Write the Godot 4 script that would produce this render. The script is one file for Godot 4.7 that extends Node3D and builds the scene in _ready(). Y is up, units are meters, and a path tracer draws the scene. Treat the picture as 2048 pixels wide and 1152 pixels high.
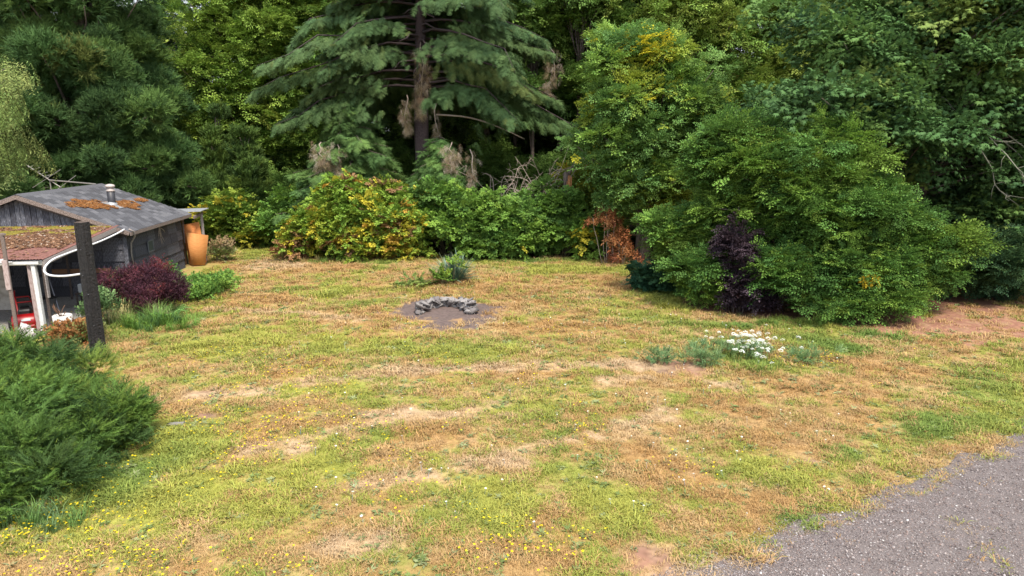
extends Node3D

# ------------------------------------------------------------------ helpers
var rng := RandomNumberGenerator.new()
var taken := {}
var M := {}
var boxes := {}
var n_patch := FastNoiseLite.new()
var n_mid := FastNoiseLite.new()
var n_fine := FastNoiseLite.new()

class Batch:
	var b := PackedFloat32Array()
	func add(s: Basis, o: Vector3, c: Color) -> void:
		b.append_array(PackedFloat32Array([s.x.x, s.y.x, s.z.x, o.x, s.x.y, s.y.y, s.z.y, o.y, s.x.z, s.y.z, s.z.z, o.z, c.r, c.g, c.b, 1.0]))

func rf(a: float, b: float) -> float: return rng.randf_range(a, b)
func rv() -> Vector3:
	var z := rf(-1, 1); var a := rf(0, TAU); var r := sqrt(1.0 - z * z)
	return Vector3(r * cos(a), z, r * sin(a))
func lin(r: float, g: float, b: float) -> Color: return Color(r, g, b)
func srgb(r: float, g: float, b: float) -> Color: return Color(r, g, b).linear_to_srgb()
func jit(c: Color, k: float, h: float = 0.0) -> Color:
	var f := 1.0 + rf(-k, k); var w := rf(-h, h)
	return Color(c.r * f * (1.0 + w), c.g * f, c.b * f * (1.0 - w))
func frame(fwd: Vector3, up: Vector3, s: float) -> Basis:
	var y := fwd.normalized(); var z := up - y * up.dot(y)
	if z.length() < 0.01: z = Vector3(0.3, 0.1, 1) - y * y.dot(Vector3(0.3, 0.1, 1))
	z = z.normalized()
	return Basis(y.cross(z) * s, y * s, z * s)
func numbered(called: String) -> String:
	var k: int = taken.get(called, -1) + 1
	taken[called] = k
	return called if k == 0 else "%s_%03d" % [called, k]
func tag(o: Node, label: String, category: String, group: String = "", kind: String = "") -> void:
	o.set_meta("label", label); o.set_meta("category", category)
	if group: o.set_meta("group", group)
	if kind: o.set_meta("kind", kind)
func thing(called: String, label: String, category: String, at: Vector3, turn: float = 0.0, group: String = "") -> Node3D:
	var o := Node3D.new(); o.name = numbered(called); add_child(o)
	o.position = at; o.rotation.y = turn; tag(o, label, category, group)
	return o
func part(called: String, mesh: Mesh, m: Material, parent: Node, at: Vector3 = Vector3.ZERO, rot: Vector3 = Vector3.ZERO) -> MeshInstance3D:
	var o := MeshInstance3D.new(); o.mesh = mesh; o.material_override = m
	o.name = called if parent != self else numbered(called)
	parent.add_child(o, true); o.position = at; o.rotation = rot
	return o
func copies(called: String, mesh: Mesh, m: Material, batch: Batch, parent: Node, stuff := true) -> MultiMeshInstance3D:
	var mm := MultiMesh.new(); mm.transform_format = MultiMesh.TRANSFORM_3D; mm.use_colors = true; mm.mesh = mesh
	mm.instance_count = batch.b.size() / 16; mm.buffer = batch.b
	var o := MultiMeshInstance3D.new(); o.multimesh = mm; o.material_override = m
	o.name = called if parent != self else numbered(called)
	parent.add_child(o, true)
	if stuff: o.set_meta("kind", "stuff")
	return o
func mb() -> SurfaceTool:
	var st := SurfaceTool.new(); st.begin(Mesh.PRIMITIVE_TRIANGLES); return st
func done(st: SurfaceTool) -> ArrayMesh:
	st.generate_normals(); return st.commit()
func tri(st: SurfaceTool, a: Vector3, b: Vector3, c: Vector3, col: Color) -> void:
	st.set_color(col); st.add_vertex(a); st.set_color(col); st.add_vertex(b); st.set_color(col); st.add_vertex(c)
func quad(st: SurfaceTool, a: Vector3, b: Vector3, c: Vector3, d: Vector3, col := Color.WHITE) -> void:
	tri(st, a, b, c, col); tri(st, a, c, d, col)
func tube(st: SurfaceTool, pts: Array, rad: Array, sides: int, col := Color.WHITE, wob := 0.0) -> void:
	var rings := []
	for i in pts.size():
		var p: Vector3 = pts[i]
		var d: Vector3 = (pts[mini(i + 1, pts.size() - 1)] - pts[maxi(i - 1, 0)]).normalized()
		var b := frame(d, Vector3(0.31, 0.2, 0.93), 1.0)
		var ring := []
		for k in sides:
			var a := TAU * k / sides
			ring.append(p + (b.x * cos(a) + b.z * sin(a)) * float(rad[i]) * (1.0 + wob * rf(-1, 1)))
		rings.append(ring)
	for i in pts.size() - 1:
		for k in sides:
			var k2 := (k + 1) % sides
			quad(st, rings[i][k], rings[i][k2], rings[i + 1][k2], rings[i + 1][k], col)
	for e in [0, pts.size() - 1]:
		for k in range(1, sides - 1):
			if e == 0: tri(st, rings[e][0], rings[e][k + 1], rings[e][k], col)
			else: tri(st, rings[e][0], rings[e][k], rings[e][k + 1], col)
func tube_mesh(pts: Array, r0: float, r1: float, sides := 8, wob := 0.0) -> ArrayMesh:
	var st := mb(); st.set_smooth_group(0); var rad := []
	for i in pts.size(): rad.append(lerpf(r0, r1, float(i) / (pts.size() - 1)))
	tube(st, pts, rad, sides, Color.WHITE, wob)
	return done(st)
func bevel_box(s: Vector3, b: float) -> ArrayMesh:
	var key := "%s %.4f" % [s, b]
	if boxes.has(key): return boxes[key]
	var st := mb(); st.set_smooth_group(-1)
	var h := s * 0.5
	b = minf(b, minf(h.x, minf(h.y, h.z)) * 0.6)
	# eight corners, each with three points
	var P := func(sx: int, sy: int, sz: int, k: int) -> Vector3:
		var v := Vector3(sx * h.x, sy * h.y, sz * h.z)
		if k != 0: v.x -= sx * b
		if k != 1: v.y -= sy * b
		if k != 2: v.z -= sz * b
		return v
	var face := func(a: Vector3, c: Vector3, d: Vector3, e: Vector3) -> void:
		var n := (c - a).cross(d - a)
		if n.dot(a + c + d + e) > 0.0: quad(st, a, e, d, c)
		else: quad(st, a, c, d, e)
	for q in [-1, 1]:
		face.call(P.call(q, -1, -1, 0), P.call(q, 1, -1, 0), P.call(q, 1, 1, 0), P.call(q, -1, 1, 0))
		face.call(P.call(-1, q, -1, 1), P.call(1, q, -1, 1), P.call(1, q, 1, 1), P.call(-1, q, 1, 1))
		face.call(P.call(-1, -1, q, 2), P.call(1, -1, q, 2), P.call(1, 1, q, 2), P.call(-1, 1, q, 2))
		for w in [-1, 1]:
			face.call(P.call(q, w, -1, 0), P.call(q, w, 1, 0), P.call(q, w, 1, 1), P.call(q, w, -1, 1))
			face.call(P.call(q, -1, w, 0), P.call(q, 1, w, 0), P.call(q, 1, w, 2), P.call(q, -1, w, 2))
			face.call(P.call(-1, q, w, 1), P.call(1, q, w, 1), P.call(1, q, w, 2), P.call(-1, q, w, 2))
			for e in [-1, 1]:
				var a: Vector3 = P.call(q, w, e, 0); var c: Vector3 = P.call(q, w, e, 1); var d: Vector3 = P.call(q, w, e, 2)
				if (c - a).cross(d - a).dot(a) > 0.0: tri(st, a, d, c, Color.WHITE)
				else: tri(st, a, c, d, Color.WHITE)
	boxes[key] = done(st)
	return boxes[key]
# a bar between two points
func bar(called: String, a: Vector3, b: Vector3, w: float, d: float, m: Material, parent: Node, up := Vector3.UP) -> MeshInstance3D:
	var o := part(called, bevel_box(Vector3(w, a.distance_to(b), d), minf(w, d) * 0.12), m, parent)
	o.transform = Transform3D(frame(b - a, up, 1.0), (a + b) * 0.5)
	return o
func lathe(prof: Array, sides: int) -> ArrayMesh:
	var st := mb(); st.set_smooth_group(0)
	for i in prof.size() - 1:
		for k in sides:
			var a := TAU * k / sides; var c := TAU * (k + 1) / sides
			var p: Vector2 = prof[i]; var q: Vector2 = prof[i + 1]
			quad(st, Vector3(p.x * cos(a), p.y, p.x * sin(a)), Vector3(q.x * cos(a), q.y, q.x * sin(a)), Vector3(q.x * cos(c), q.y, q.x * sin(c)), Vector3(p.x * cos(c), p.y, p.x * sin(c)))
	return done(st)

# ------------------------------------------------------------------ materials
func noise_tex(freq: float, ramp: Array, seed_: int, size := 256, oct := 4, normal := false, strength := 4.0) -> NoiseTexture2D:
	var t := NoiseTexture2D.new(); var n := FastNoiseLite.new()
	n.seed = seed_; n.frequency = freq; n.fractal_octaves = oct; n.noise_type = FastNoiseLite.TYPE_SIMPLEX
	t.noise = n; t.width = size; t.height = size; t.seamless = true
	if normal:
		t.as_normal_map = true; t.bump_strength = strength
	else:
		var g := Gradient.new(); var off := PackedFloat32Array(); var cs := PackedColorArray()
		for i in ramp.size():
			off.append(float(i) / (ramp.size() - 1)); cs.append(ramp[i])
		g.offsets = off; g.colors = cs; t.color_ramp = g
	return t
func mat(key: String, ramp: Array, scale: Vector3, rough: float, freq := 0.02, bump := 0.0, metal := 0.0) -> StandardMaterial3D:
	var m := StandardMaterial3D.new(); m.resource_name = key
	m.albedo_texture = noise_tex(freq, ramp, key.hash() % 1000, 256, 5)
	m.uv1_triplanar = true; m.uv1_scale = scale; m.roughness = rough; m.metallic = metal
	if bump > 0.0:
		m.normal_enabled = true; m.normal_texture = noise_tex(freq * 2.0, [], key.hash() % 999, 256, 4, true, bump); m.normal_scale = 1.0
	M[key] = m
	return m
func plain(key: String, c: Color, rough: float, metal := 0.0) -> StandardMaterial3D:
	var m := StandardMaterial3D.new(); m.resource_name = key; m.albedo_color = c; m.roughness = rough; m.metallic = metal
	M[key] = m; return m
func leafy(key: String, back: float, rough := 0.55) -> StandardMaterial3D:
	var m := StandardMaterial3D.new(); m.resource_name = key; m.albedo_color = Color.WHITE; m.vertex_color_use_as_albedo = true
	m.roughness = rough; m.metallic_specular = 0.22; m.cull_mode = BaseMaterial3D.CULL_DISABLED
	if back > 0.0:
		m.backlight_enabled = true; m.backlight = Color(back, back, back)
	M[key] = m; return m

# ------------------------------------------------------------------ leaf sprays, grown along +Y with the upper face to +Z
func leaf(st: SurfaceTool, p: Vector3, d: Vector3, n: Vector3, l: float, w: float, c: Color) -> void:
	d = d.normalized(); var s := d.cross(n).normalized(); var u := s.cross(d)
	var tip := p + d * l - u * l * 0.15
	var a := p + d * l * 0.42 + s * w * 0.5 + u * w * 0.2
	var b := p + d * l * 0.42 - s * w * 0.5 + u * w * 0.2
	tri(st, p, a, tip, c); tri(st, p, tip, b, c)
func leaf_round(st: SurfaceTool, p: Vector3, d: Vector3, n: Vector3, l: float, w: float, c: Color) -> void:
	d = d.normalized(); var s := d.cross(n).normalized(); var u := s.cross(d)
	var tip := p + d * l - u * l * 0.2
	var a := p + d * l * 0.22 + s * w * 0.42 + u * w * 0.12; var a2 := p + d * l * 0.66 + s * w * 0.46 + u * w * 0.1
	var b := p + d * l * 0.22 - s * w * 0.42 + u * w * 0.12; var b2 := p + d * l * 0.66 - s * w * 0.46 + u * w * 0.1
	tri(st, p, a, a2, c); tri(st, p, a2, tip, c); tri(st, p, tip, b2, c); tri(st, p, b2, b, c)
func leaf_lobed(st: SurfaceTool, p: Vector3, d: Vector3, n: Vector3, l: float, c: Color) -> void:
	d = d.normalized(); var s := d.cross(n).normalized(); var u := s.cross(d)
	var pts := []
	var ang := [-2.2, -1.75, -1.15, -0.8, -0.62, -0.3, 0.0, 0.3, 0.62, 0.8, 1.15, 1.75, 2.2]
	var rad := [0.34, 0.26, 0.52, 0.3, 0.5, 0.34, 0.62, 0.34, 0.5, 0.3, 0.52, 0.26, 0.34]
	var o := p + d * l * 0.4
	for i in ang.size():
		var r: float = rad[i] * l
		pts.append(o + (d * cos(ang[i]) + s * sin(ang[i])) * r - u * r * r * 0.9 / l)
	for i in ang.size() - 1: tri(st, o, pts[i + 1], pts[i], c)
func strip(st: SurfaceTool, a: Vector3, b: Vector3, w: float, c: Color, n := Vector3.BACK) -> void:
	var s := (b - a).cross(n).normalized() * w * 0.5
	tri(st, a - s, a + s, b, c)
func twig(st: SurfaceTool, a: Vector3, b: Vector3, w: float, c: Color) -> void:
	var d := (b - a).normalized(); var f := frame(d, Vector3(0.2, 0.3, 0.9), w * 0.5)
	for k in 3:
		var p := f.x * cos(TAU * k / 3) + f.z * sin(TAU * k / 3); var q := f.x * cos(TAU * (k + 1) / 3) + f.z * sin(TAU * (k + 1) / 3)
		quad(st, a + p, a + q, b + q * 0.6, b + p * 0.6, c)
# kind: 0 oval, 1 round trifoliate, 2 lobed
func spray(length: float, side_twigs: int, per: int, ll: float, lw: float, kind: int, flat: float, bark: Color, vary := 0.22) -> ArrayMesh:
	var st := mb()
	var axes := [[Vector3.ZERO, Vector3(rf(-0.1, 0.1), 1, rf(-0.2, 0.05)).normalized(), length]]
	for k in side_twigs:
		var t := 0.1 + 0.75 * (k + rf(0, 1)) / side_twigs; var s := 1.0 if k % 2 == 0 else -1.0
		axes.append([axes[0][1] * length * t, Vector3(s * rf(0.6, 1.1), rf(0.5, 0.9), rf(-flat, flat)).normalized(), length * rf(0.4, 0.6) * (1.1 - 0.5 * t)])
	for a in axes:
		var o: Vector3 = a[0]; var d: Vector3 = a[1]; var l: float = a[2]
		twig(st, o, o + d * l, 0.008, bark)
		var side := d.cross(Vector3.BACK).normalized()
		for i in per:
			var t := (i + rf(0.3, 1.0)) / per; var s := 1.0 if i % 2 == 0 else -1.0
			var p: Vector3 = o + d * l * t + Vector3(0, 0, -0.12 * t * t * l)
			var dir := (side * s * rf(0.6, 1.2) + d * rf(0.2, 0.8) + Vector3(0, 0, rf(-flat, flat * 0.6))).normalized()
			var n := (Vector3.BACK + rv() * (0.25 + flat * 0.5)).normalized()
			var c := jit(Color(1, 1, 1), vary, 0.06)
			var q := ll * rf(0.7, 1.15)
			if kind == 0: leaf(st, p, dir, n, q, lw * q / ll, c)
			elif kind == 2: leaf_lobed(st, p + dir * q * 0.4, dir, n, q, c)
			else:
				var ps := p + dir * q * 0.4
				leaf_round(st, ps, dir, n, q, lw * q / ll, c)
				leaf_round(st, ps, (dir + dir.cross(n) * 1.6), n, q * 0.8, lw * q / ll * 0.85, c * 0.95)
				leaf_round(st, ps, (dir - dir.cross(n) * 1.6), n, q * 0.8, lw * q / ll * 0.85, c)
	return done(st)
func needle_frond(length: float, n: int, w: float, droop: float) -> ArrayMesh:  # flat spray of a spruce, drooping shoots
	var st := mb(); var c0 := Color(0.55, 0.4, 0.32)
	twig(st, Vector3.ZERO, Vector3(0, length, -0.1 * length), 0.012, c0)
	for i in n:
		var t := (i + rf(0, 1)) / n; var s := 1.0 if i % 2 == 0 else -1.0
		var p := Vector3(0, length * t, -0.1 * length * t * t)
		var l := length * (0.5 - 0.32 * t) * rf(0.7, 1.2)
		var d := Vector3(s * rf(0.6, 1.0), rf(0.35, 0.9), rf(-droop, 0.08)).normalized()
		var q := p + d * l
		var c := jit(Color(1, 1, 1), 0.25)
		var nn := (Vector3.BACK + rv() * 0.5).normalized()
		strip(st, p, q, w, c, nn)
		for k in 5:
			var u := (k + rf(0, 1)) / 5.0; var ss := 1.0 if k % 2 == 0 else -1.0
			var e := (d + d.cross(nn) * ss * 0.8 + Vector3(0, 0, -droop * 0.4)).normalized()
			strip(st, p.lerp(q, u), p.lerp(q, u) + e * l * 0.42, w * 0.75, jit(c, 0.15), nn)
	return done(st)
func tuft(length: float, n: int, w: float, spread: float, sub := 4) -> ArrayMesh:  # bunch of cord-like conifer shoots
	var st := mb()
	for i in n:
		var d := (Vector3.UP + Vector3(rf(-1, 1), rf(-0.3, 0.3), rf(-1, 1)) * spread).normalized()
		var l := length * rf(0.55, 1.1); var o := Vector3(rf(-0.08, 0.08), rf(0, 0.12), rf(-0.08, 0.08)) * length
		var c := jit(Color(1, 1, 1), 0.28, 0.08)
		var nn := rv()
		strip(st, o, o + d * l, w * 1.3, c, nn)
		for k in sub:
			var t := 0.15 + 0.75 * (k + rf(0, 1)) / sub
			var e := (d + rv() * 0.65).normalized()
			strip(st, o + d * l * t, o + d * l * t + e * l * 0.42, w, jit(c, 0.12), rv())
	return done(st)
func plume(length: float, n: int, w: float) -> ArrayMesh:  # juniper: feathery pointed shoots
	var st := mb()
	for b in 6:
		var d := (Vector3.UP + Vector3(rf(-0.9, 0.9), rf(-0.2, 0.2), rf(-0.6, 0.6)) * (0.3 if b == 0 else 1.0)).normalized()
		var l := length * (1.0 if b == 0 else rf(0.4, 0.75)); var o := Vector3.UP * length * (0.0 if b == 0 else rf(0.05, 0.55))
		var nn := (Vector3.BACK + rv() * 0.8).normalized()
		var c := jit(Color(1, 1, 1), 0.3, 0.1)
		strip(st, o, o + d * l, w * 1.2, c, nn)
		for i in n:
			var t := (i + rf(0, 1)) / n; var s := 1.0 if i % 2 == 0 else -1.0
			var e := (d + d.cross(nn) * s * rf(0.6, 1.1) + nn * rf(-0.7, 0.7)).normalized()
			strip(st, o + d * l * t, o + d * l * t + e * l * rf(0.2, 0.36) * (1.15 - 0.6 * t), w, jit(c, 0.25), (nn + rv() * 0.6).normalized())
	return done(st)
func grass_mesh(n: int, h: float, w: float, spread: float, lean: float) -> ArrayMesh:
	var st := mb()
	for i in n:
		var a := rf(0, TAU); var o := Vector3(cos(a), 0, sin(a)) * spread * sqrt(rf(0, 1))
		var b := rf(0, TAU); var d := Vector3(cos(b), 0, sin(b)); var s := Vector3(-d.z, 0, d.x) * w * 0.5 * rf(0.7, 1.3)
		var hh := h * rf(0.5, 1.15); var k := lean * rf(0.3, 1.2)
		var m := o + Vector3.UP * hh * 0.6 + d * hh * k * 0.35
		var t := o + Vector3.UP * hh * (1.0 - 0.25 * k) + d * hh * k
		var c := jit(Color(1, 1, 1), 0.25, 0.08)
		quad(st, o - s, o + s, m + s * 0.8, m - s * 0.8, c); tri(st, m - s * 0.8, m + s * 0.8, t, c)
	return done(st)
func rosette(n: int, l: float, w: float, rise: float) -> ArrayMesh:
	var st := mb()
	for i in n:
		var a := TAU * i / n + rf(-0.3, 0.3)
		var d := Vector3(cos(a), rf(0.1, 1.0) * rise, sin(a))
		leaf(st, Vector3(cos(a) * 0.01, 0.01, sin(a) * 0.01), d, Vector3.UP + rv() * 0.3, l * rf(0.6, 1.1), w, jit(Color(1, 1, 1), 0.2))
	return done(st)
func pebble(k: float) -> ArrayMesh:
	var st := mb(); var sp := SphereMesh.new(); sp.radial_segments = 6; sp.rings = 3; sp.radius = 1.0; sp.height = 2.0
	var arr := sp.get_mesh_arrays(); var v: PackedVector3Array = arr[Mesh.ARRAY_VERTEX]; var ix: PackedInt32Array = arr[Mesh.ARRAY_INDEX]
	var nz := FastNoiseLite.new(); nz.seed = int(k * 77); nz.frequency = 0.9
	for i in ix.size():
		var p := v[ix[i]]; p *= 1.0 + 0.75 * nz.get_noise_3dv(p)
		st.set_color(Color.WHITE); st.add_vertex(p * Vector3(1, 0.6, 0.8))
	st.set_smooth_group(-1)
	return done(st)

# ------------------------------------------------------------------ crowns
# palette: list of [Color, weight]; modes: 0 leafy outward, 1 hanging, 2 upright tufts, 3 upright fans, 4 arching
func pick(pal: Array) -> Color:
	var t := 0.0
	for p in pal: t += p[1]
	var r := rf(0, t)
	for p in pal:
		r -= p[1]
		if r <= 0.0: return p[0]
	return pal[0][0]
const VARIANTS := 5
var clump_cache := {}
func place(d: Vector3, mode: int) -> Array:
	var fwd := d; var up := Vector3.UP
	match mode:
		0: fwd = d * Vector3(1, 0.55, 1) + rv() * 0.55 + Vector3(0, 0.05, 0); up = Vector3.UP + d * 0.9 + rv() * 0.35
		1: fwd = Vector3.DOWN + d * Vector3(0.35, 0.1, 0.35) + rv() * 0.12; up = d + rv() * 0.4
		2: fwd = d * 0.8 + Vector3.UP * 0.65 + rv() * 0.35; up = rv()
		3: fwd = Vector3.UP + d * 0.45 + rv() * 0.2; up = d + rv() * 0.5
		4: fwd = d * Vector3(1, 0.35, 1) + rv() * 0.35 + Vector3(0, 0.3, 0); up = Vector3.UP + rv() * 0.5
	return [fwd, up]
func outward() -> Vector3:
	var d := rv()
	if d.y < -0.2 and rng.randf() < 0.55: d.y = -d.y
	return d
# clumps of sprays, baked once for each kind and radius, several variants
func clump_meshes(meshes: Array, mode: int, size: float, r: float, flat: float, per: int) -> Array:
	var key := "%s %d %.2f %.2f %.2f %d" % [meshes, mode, size, r, flat, per]
	if clump_cache.has(key): return clump_cache[key]
	var src := []
	for m in meshes:
		var a: Array = m.surface_get_arrays(0); var tints := []
		for k in 6:
			var f := 0.78 + 0.09 * k; var cs: PackedColorArray = a[Mesh.ARRAY_COLOR].duplicate(); var w := [0.97, 1.04, 1.0, 0.95, 1.06, 1.0][k] as float
			for i in cs.size(): cs[i] = Color(cs[i].r * f * w, cs[i].g * f, cs[i].b * f / w)
			tints.append(cs)
		src.append([a[Mesh.ARRAY_VERTEX], a[Mesh.ARRAY_NORMAL], tints])
	var out := []
	for v in VARIANTS:
		var V := PackedVector3Array(); var N := PackedVector3Array(); var C := PackedColorArray()
		for i in per:
			var d := outward(); var p := d * Vector3(r, r * flat, r) * lerpf(0.35, 1.0, sqrt(rng.randf()))
			var q := place(d, mode); var q_src: Array = src[rng.randi() % src.size()]
			var b := frame(q[0], q[1], 1.0)
			V.append_array(Transform3D(b.scaled(Vector3.ONE * size * rf(0.7, 1.25)), p) * (q_src[0] as PackedVector3Array))
			N.append_array(Transform3D(b, Vector3.ZERO) * (q_src[1] as PackedVector3Array)); C.append_array(q_src[2][rng.randi() % 6])
		var arr := []; arr.resize(Mesh.ARRAY_MAX); arr[Mesh.ARRAY_VERTEX] = V; arr[Mesh.ARRAY_NORMAL] = N; arr[Mesh.ARRAY_COLOR] = C
		var am := ArrayMesh.new(); am.add_surface_from_arrays(Mesh.PRIMITIVE_TRIANGLES, arr); out.append(am)
	clump_cache[key] = out
	return out
# one clump, and single sprays of other tints on it
func tone(c: Color) -> Color: return Color(c.r * 1.28 + 0.006, c.g * 1.28 + 0.008, c.b * 1.3 + 0.01)
func fill(bt: Array, c: Vector3, r: float, k: float, per: int, pal: Array, mode: int, size: float, own: float) -> void:
	var base := jit(tone(pick(pal)), 0.16, 0.05)
	(bt[rng.randi() % VARIANTS] as Batch).add(Basis(Vector3.UP, rf(0, TAU)).scaled(Vector3.ONE * k), c, base)
	for i in int(per * own * 0.45 + rng.randf()):
		var d := outward(); var q := place(d, mode)
		(bt[VARIANTS + rng.randi() % (bt.size() - VARIANTS)] as Batch).add(frame(q[0], q[1], size * rf(0.8, 1.25)), c + d * Vector3(1, 0.75, 1) * r * k * rf(0.85, 1.1), jit(tone(pick(pal)), 0.16, 0.05))
func batches(meshes: Array) -> Array:
	var bt := []
	for q in VARIANTS + meshes.size(): bt.append(Batch.new())
	return bt
func put_foliage(bt: Array, clumps: Array, meshes: Array, m: Material, o: Node3D) -> void:
	var all := clumps + meshes
	for q in all.size():
		if (bt[q] as Batch).b.size(): copies("foliage", all[q], m, bt[q], o)
func limb(st: SurfaceTool, a: Vector3, b: Vector3, r0: float, r1: float, sag: float, n := 5, sides := 5) -> void:
	var pts := []; var rad := []
	for i in n + 1:
		var t := float(i) / n
		pts.append(a.lerp(b, t) + Vector3(0, sag * sin(t * PI), 0) + rv() * (a.distance_to(b) * 0.03 if i > 0 else 0.0)); rad.append(lerpf(r0, r1, t))
	tube(st, pts, rad, sides, Color.WHITE, 0.1)
# a broadleaf tree or large shrub: lobes of the crown are [offset from base, radii], filled with clumps
func tree(called: String, label: String, category: String, at: Vector3, lobes: Array, trunk_r: float, stems: int, clumps: int, clump_r: float, per: int, meshes: Array, m: Material, pal: Array, mode: int, size: float, bark: Material, group := "", shell := 0.62, own := 0.25, flat := 0.72) -> Node3D:
	var o := thing(called, label, category, at, 0.0, group)
	var bt := batches(meshes); var cm := clump_meshes(meshes, mode, size, clump_r, flat, per)
	var vol := 0.0
	for l in lobes: vol += pow(l[1].x * l[1].y * l[1].z, 0.667)
	var tr := mb(); tr.set_smooth_group(0); var br := mb(); br.set_smooth_group(0)
	var top := Vector3.ZERO
	for l in lobes: if l[0].y > top.y: top = l[0]
	var forks := []
	for s in stems:
		var a := TAU * s / stems + rf(-0.4, 0.4); var off := Vector3(cos(a), 0, sin(a)) * (trunk_r * 1.6 if stems > 1 else 0.0)
		var lb: Array = lobes[s % lobes.size()] if stems > 1 else [top]
		var e: Vector3 = Vector3(lb[0].x * (0.7 if stems > 1 else 1.0), lb[0].y, lb[0].z * (0.7 if stems > 1 else 1.0))
		var pts := []; var rad := []
		for i in 9:
			var t := i / 8.0
			var p := off.lerp(e, t); p.x = lerpf(off.x, e.x, t * t); p.z = lerpf(off.z, e.z, t * t)
			pts.append(p + (Vector3(rf(-1, 1), 0, rf(-1, 1)) * trunk_r * 0.35 if i > 0 else Vector3.DOWN * 0.15)); rad.append(trunk_r * (1.35 if i == 0 else 1.0) * lerpf(1.0, 0.22, t))
		tube(tr, pts, rad, 9, Color.WHITE, 0.06); forks.append(pts)
	for l in lobes:
		var k := int(clumps * pow(l[1].x * l[1].y * l[1].z, 0.667) / vol)
		for i in k:
			var d := rv()
			if d.y < 0.0 and rng.randf() < 0.35: d.y = -d.y
			var c: Vector3 = l[0] + d * l[1] * lerpf(shell, 1.0, rng.randf()) * (0.88 + 0.6 * n_mid.get_noise_3dv((d * 5.0 + at)))
			if c.y < 0.3: c.y = rf(0.2, 0.7)
			fill(bt, c, clump_r, rf(0.7, 1.3), per, pal, mode, size, own)
			var f: Array = forks[rng.randi() % forks.size()]
			var best: Vector3 = f[1]
			for p in f:
				if absf(p.y - c.y * 0.72) < absf(best.y - c.y * 0.72): best = p
			limb(br, best, c, trunk_r * 0.28 * rf(0.5, 1.0), 0.012, rf(-0.1, 0.25), 4, 4)
	part("trunk", done(tr), bark, o)
	part("branches", done(br), bark, o)
	put_foliage(bt, cm, meshes, m, o)
	return o
# conifer of drooping branches
func spruce(called: String, label: String, at: Vector3, h: float, y0: float, rb: float, trunk_r: float, n: int, meshes: Array, m: Material, pal: Array, size: float, bark: Material, group := "", bare := 0.25, density := 1.0, droop := 0.35, hang := 0.0) -> Node3D:
	var o := thing(called, label, "tree", at, 0.0, group)
	var bt := []
	for q in meshes: bt.append(Batch.new())
	var tr := mb(); tr.set_smooth_group(0); var pts := []; var rad := []
	for i in 13:
		var t := i / 12.0
		pts.append(Vector3(rf(-1, 1) * 0.05, h * t - (0.2 if i == 0 else 0.0), rf(-1, 1) * 0.05)); rad.append(trunk_r * lerpf(1.12, 0.06, t) * (1.3 if i == 0 else 1.0))
	tube(tr, pts, rad, 12, Color.WHITE, 0.05)
	part("trunk", done(tr), bark, o)
	var br := mb(); br.set_smooth_group(0)
	for i in n:
		var t := (i + rf(0, 1)) / n; var y := lerpf(y0, h * 0.98, t)
		var l := rb * pow(1.0 - t, 0.75) * rf(0.65, 1.15) + 0.3
		var a := i * 2.39996 + rf(-0.4, 0.4); var d := Vector3(cos(a), 0, sin(a))
		var dead_front := hang > 0.0 and d.z > 0.78 and y < 14.0  # the shed, bare side of the old trunk
		if dead_front: l *= 0.3
		var q0 := Vector3(0, y, 0); var bp := []; var brd := []
		for k in 7:
			var u := k / 6.0
			bp.append(q0 + d * l * u + Vector3(0, l * (0.12 * u - droop * u * u), 0) + rv() * 0.05 * l * u); brd.append(lerpf(trunk_r * 0.14 + 0.012, 0.008, u))
		tube(br, bp, brd, 5)
		var base := jit(tone(pick(pal)), 0.18, 0.05)
		var cnt := 0 if dead_front else int(l * 15.0 * density)
		for k in cnt:
			var u := lerpf(bare, 1.0, pow((k + rf(0, 1)) / cnt, 0.8)); var f := u * 6.0; var j := mini(int(f), 5)
			var p: Vector3 = bp[j].lerp(bp[j + 1], f - j)
			var side := Vector3(-d.z, 0, d.x) * (1.0 if k % 2 == 0 else -1.0)
			var lat := rng.randf() * 0.36 * l * (1.15 - u)
			p += side * lat + Vector3(0, -lat * lat * 0.35 - rf(0.0, 0.12), 0)
			var fw := side * rf(0.2, 1.0) * (1.0 - 0.4 * hang) + d * rf(0.2, 0.9) * (1.0 - 0.4 * hang) + Vector3(0, rf(-1.3, 0.05) - hang * rf(0.0, 1.2), 0)
			bt[rng.randi() % bt.size()].add(frame(fw, Vector3.UP + rv() * 0.4, size * rf(0.6, 1.2) * (1.15 - 0.35 * u)), p, jit(base if rng.randf() < 0.8 else tone(pick(pal)), 0.2, 0.05))
	part("branches", done(br), bark, o)
	for q in meshes.size(): copies("foliage", meshes[q], m, bt[q], o)
	return o
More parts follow.
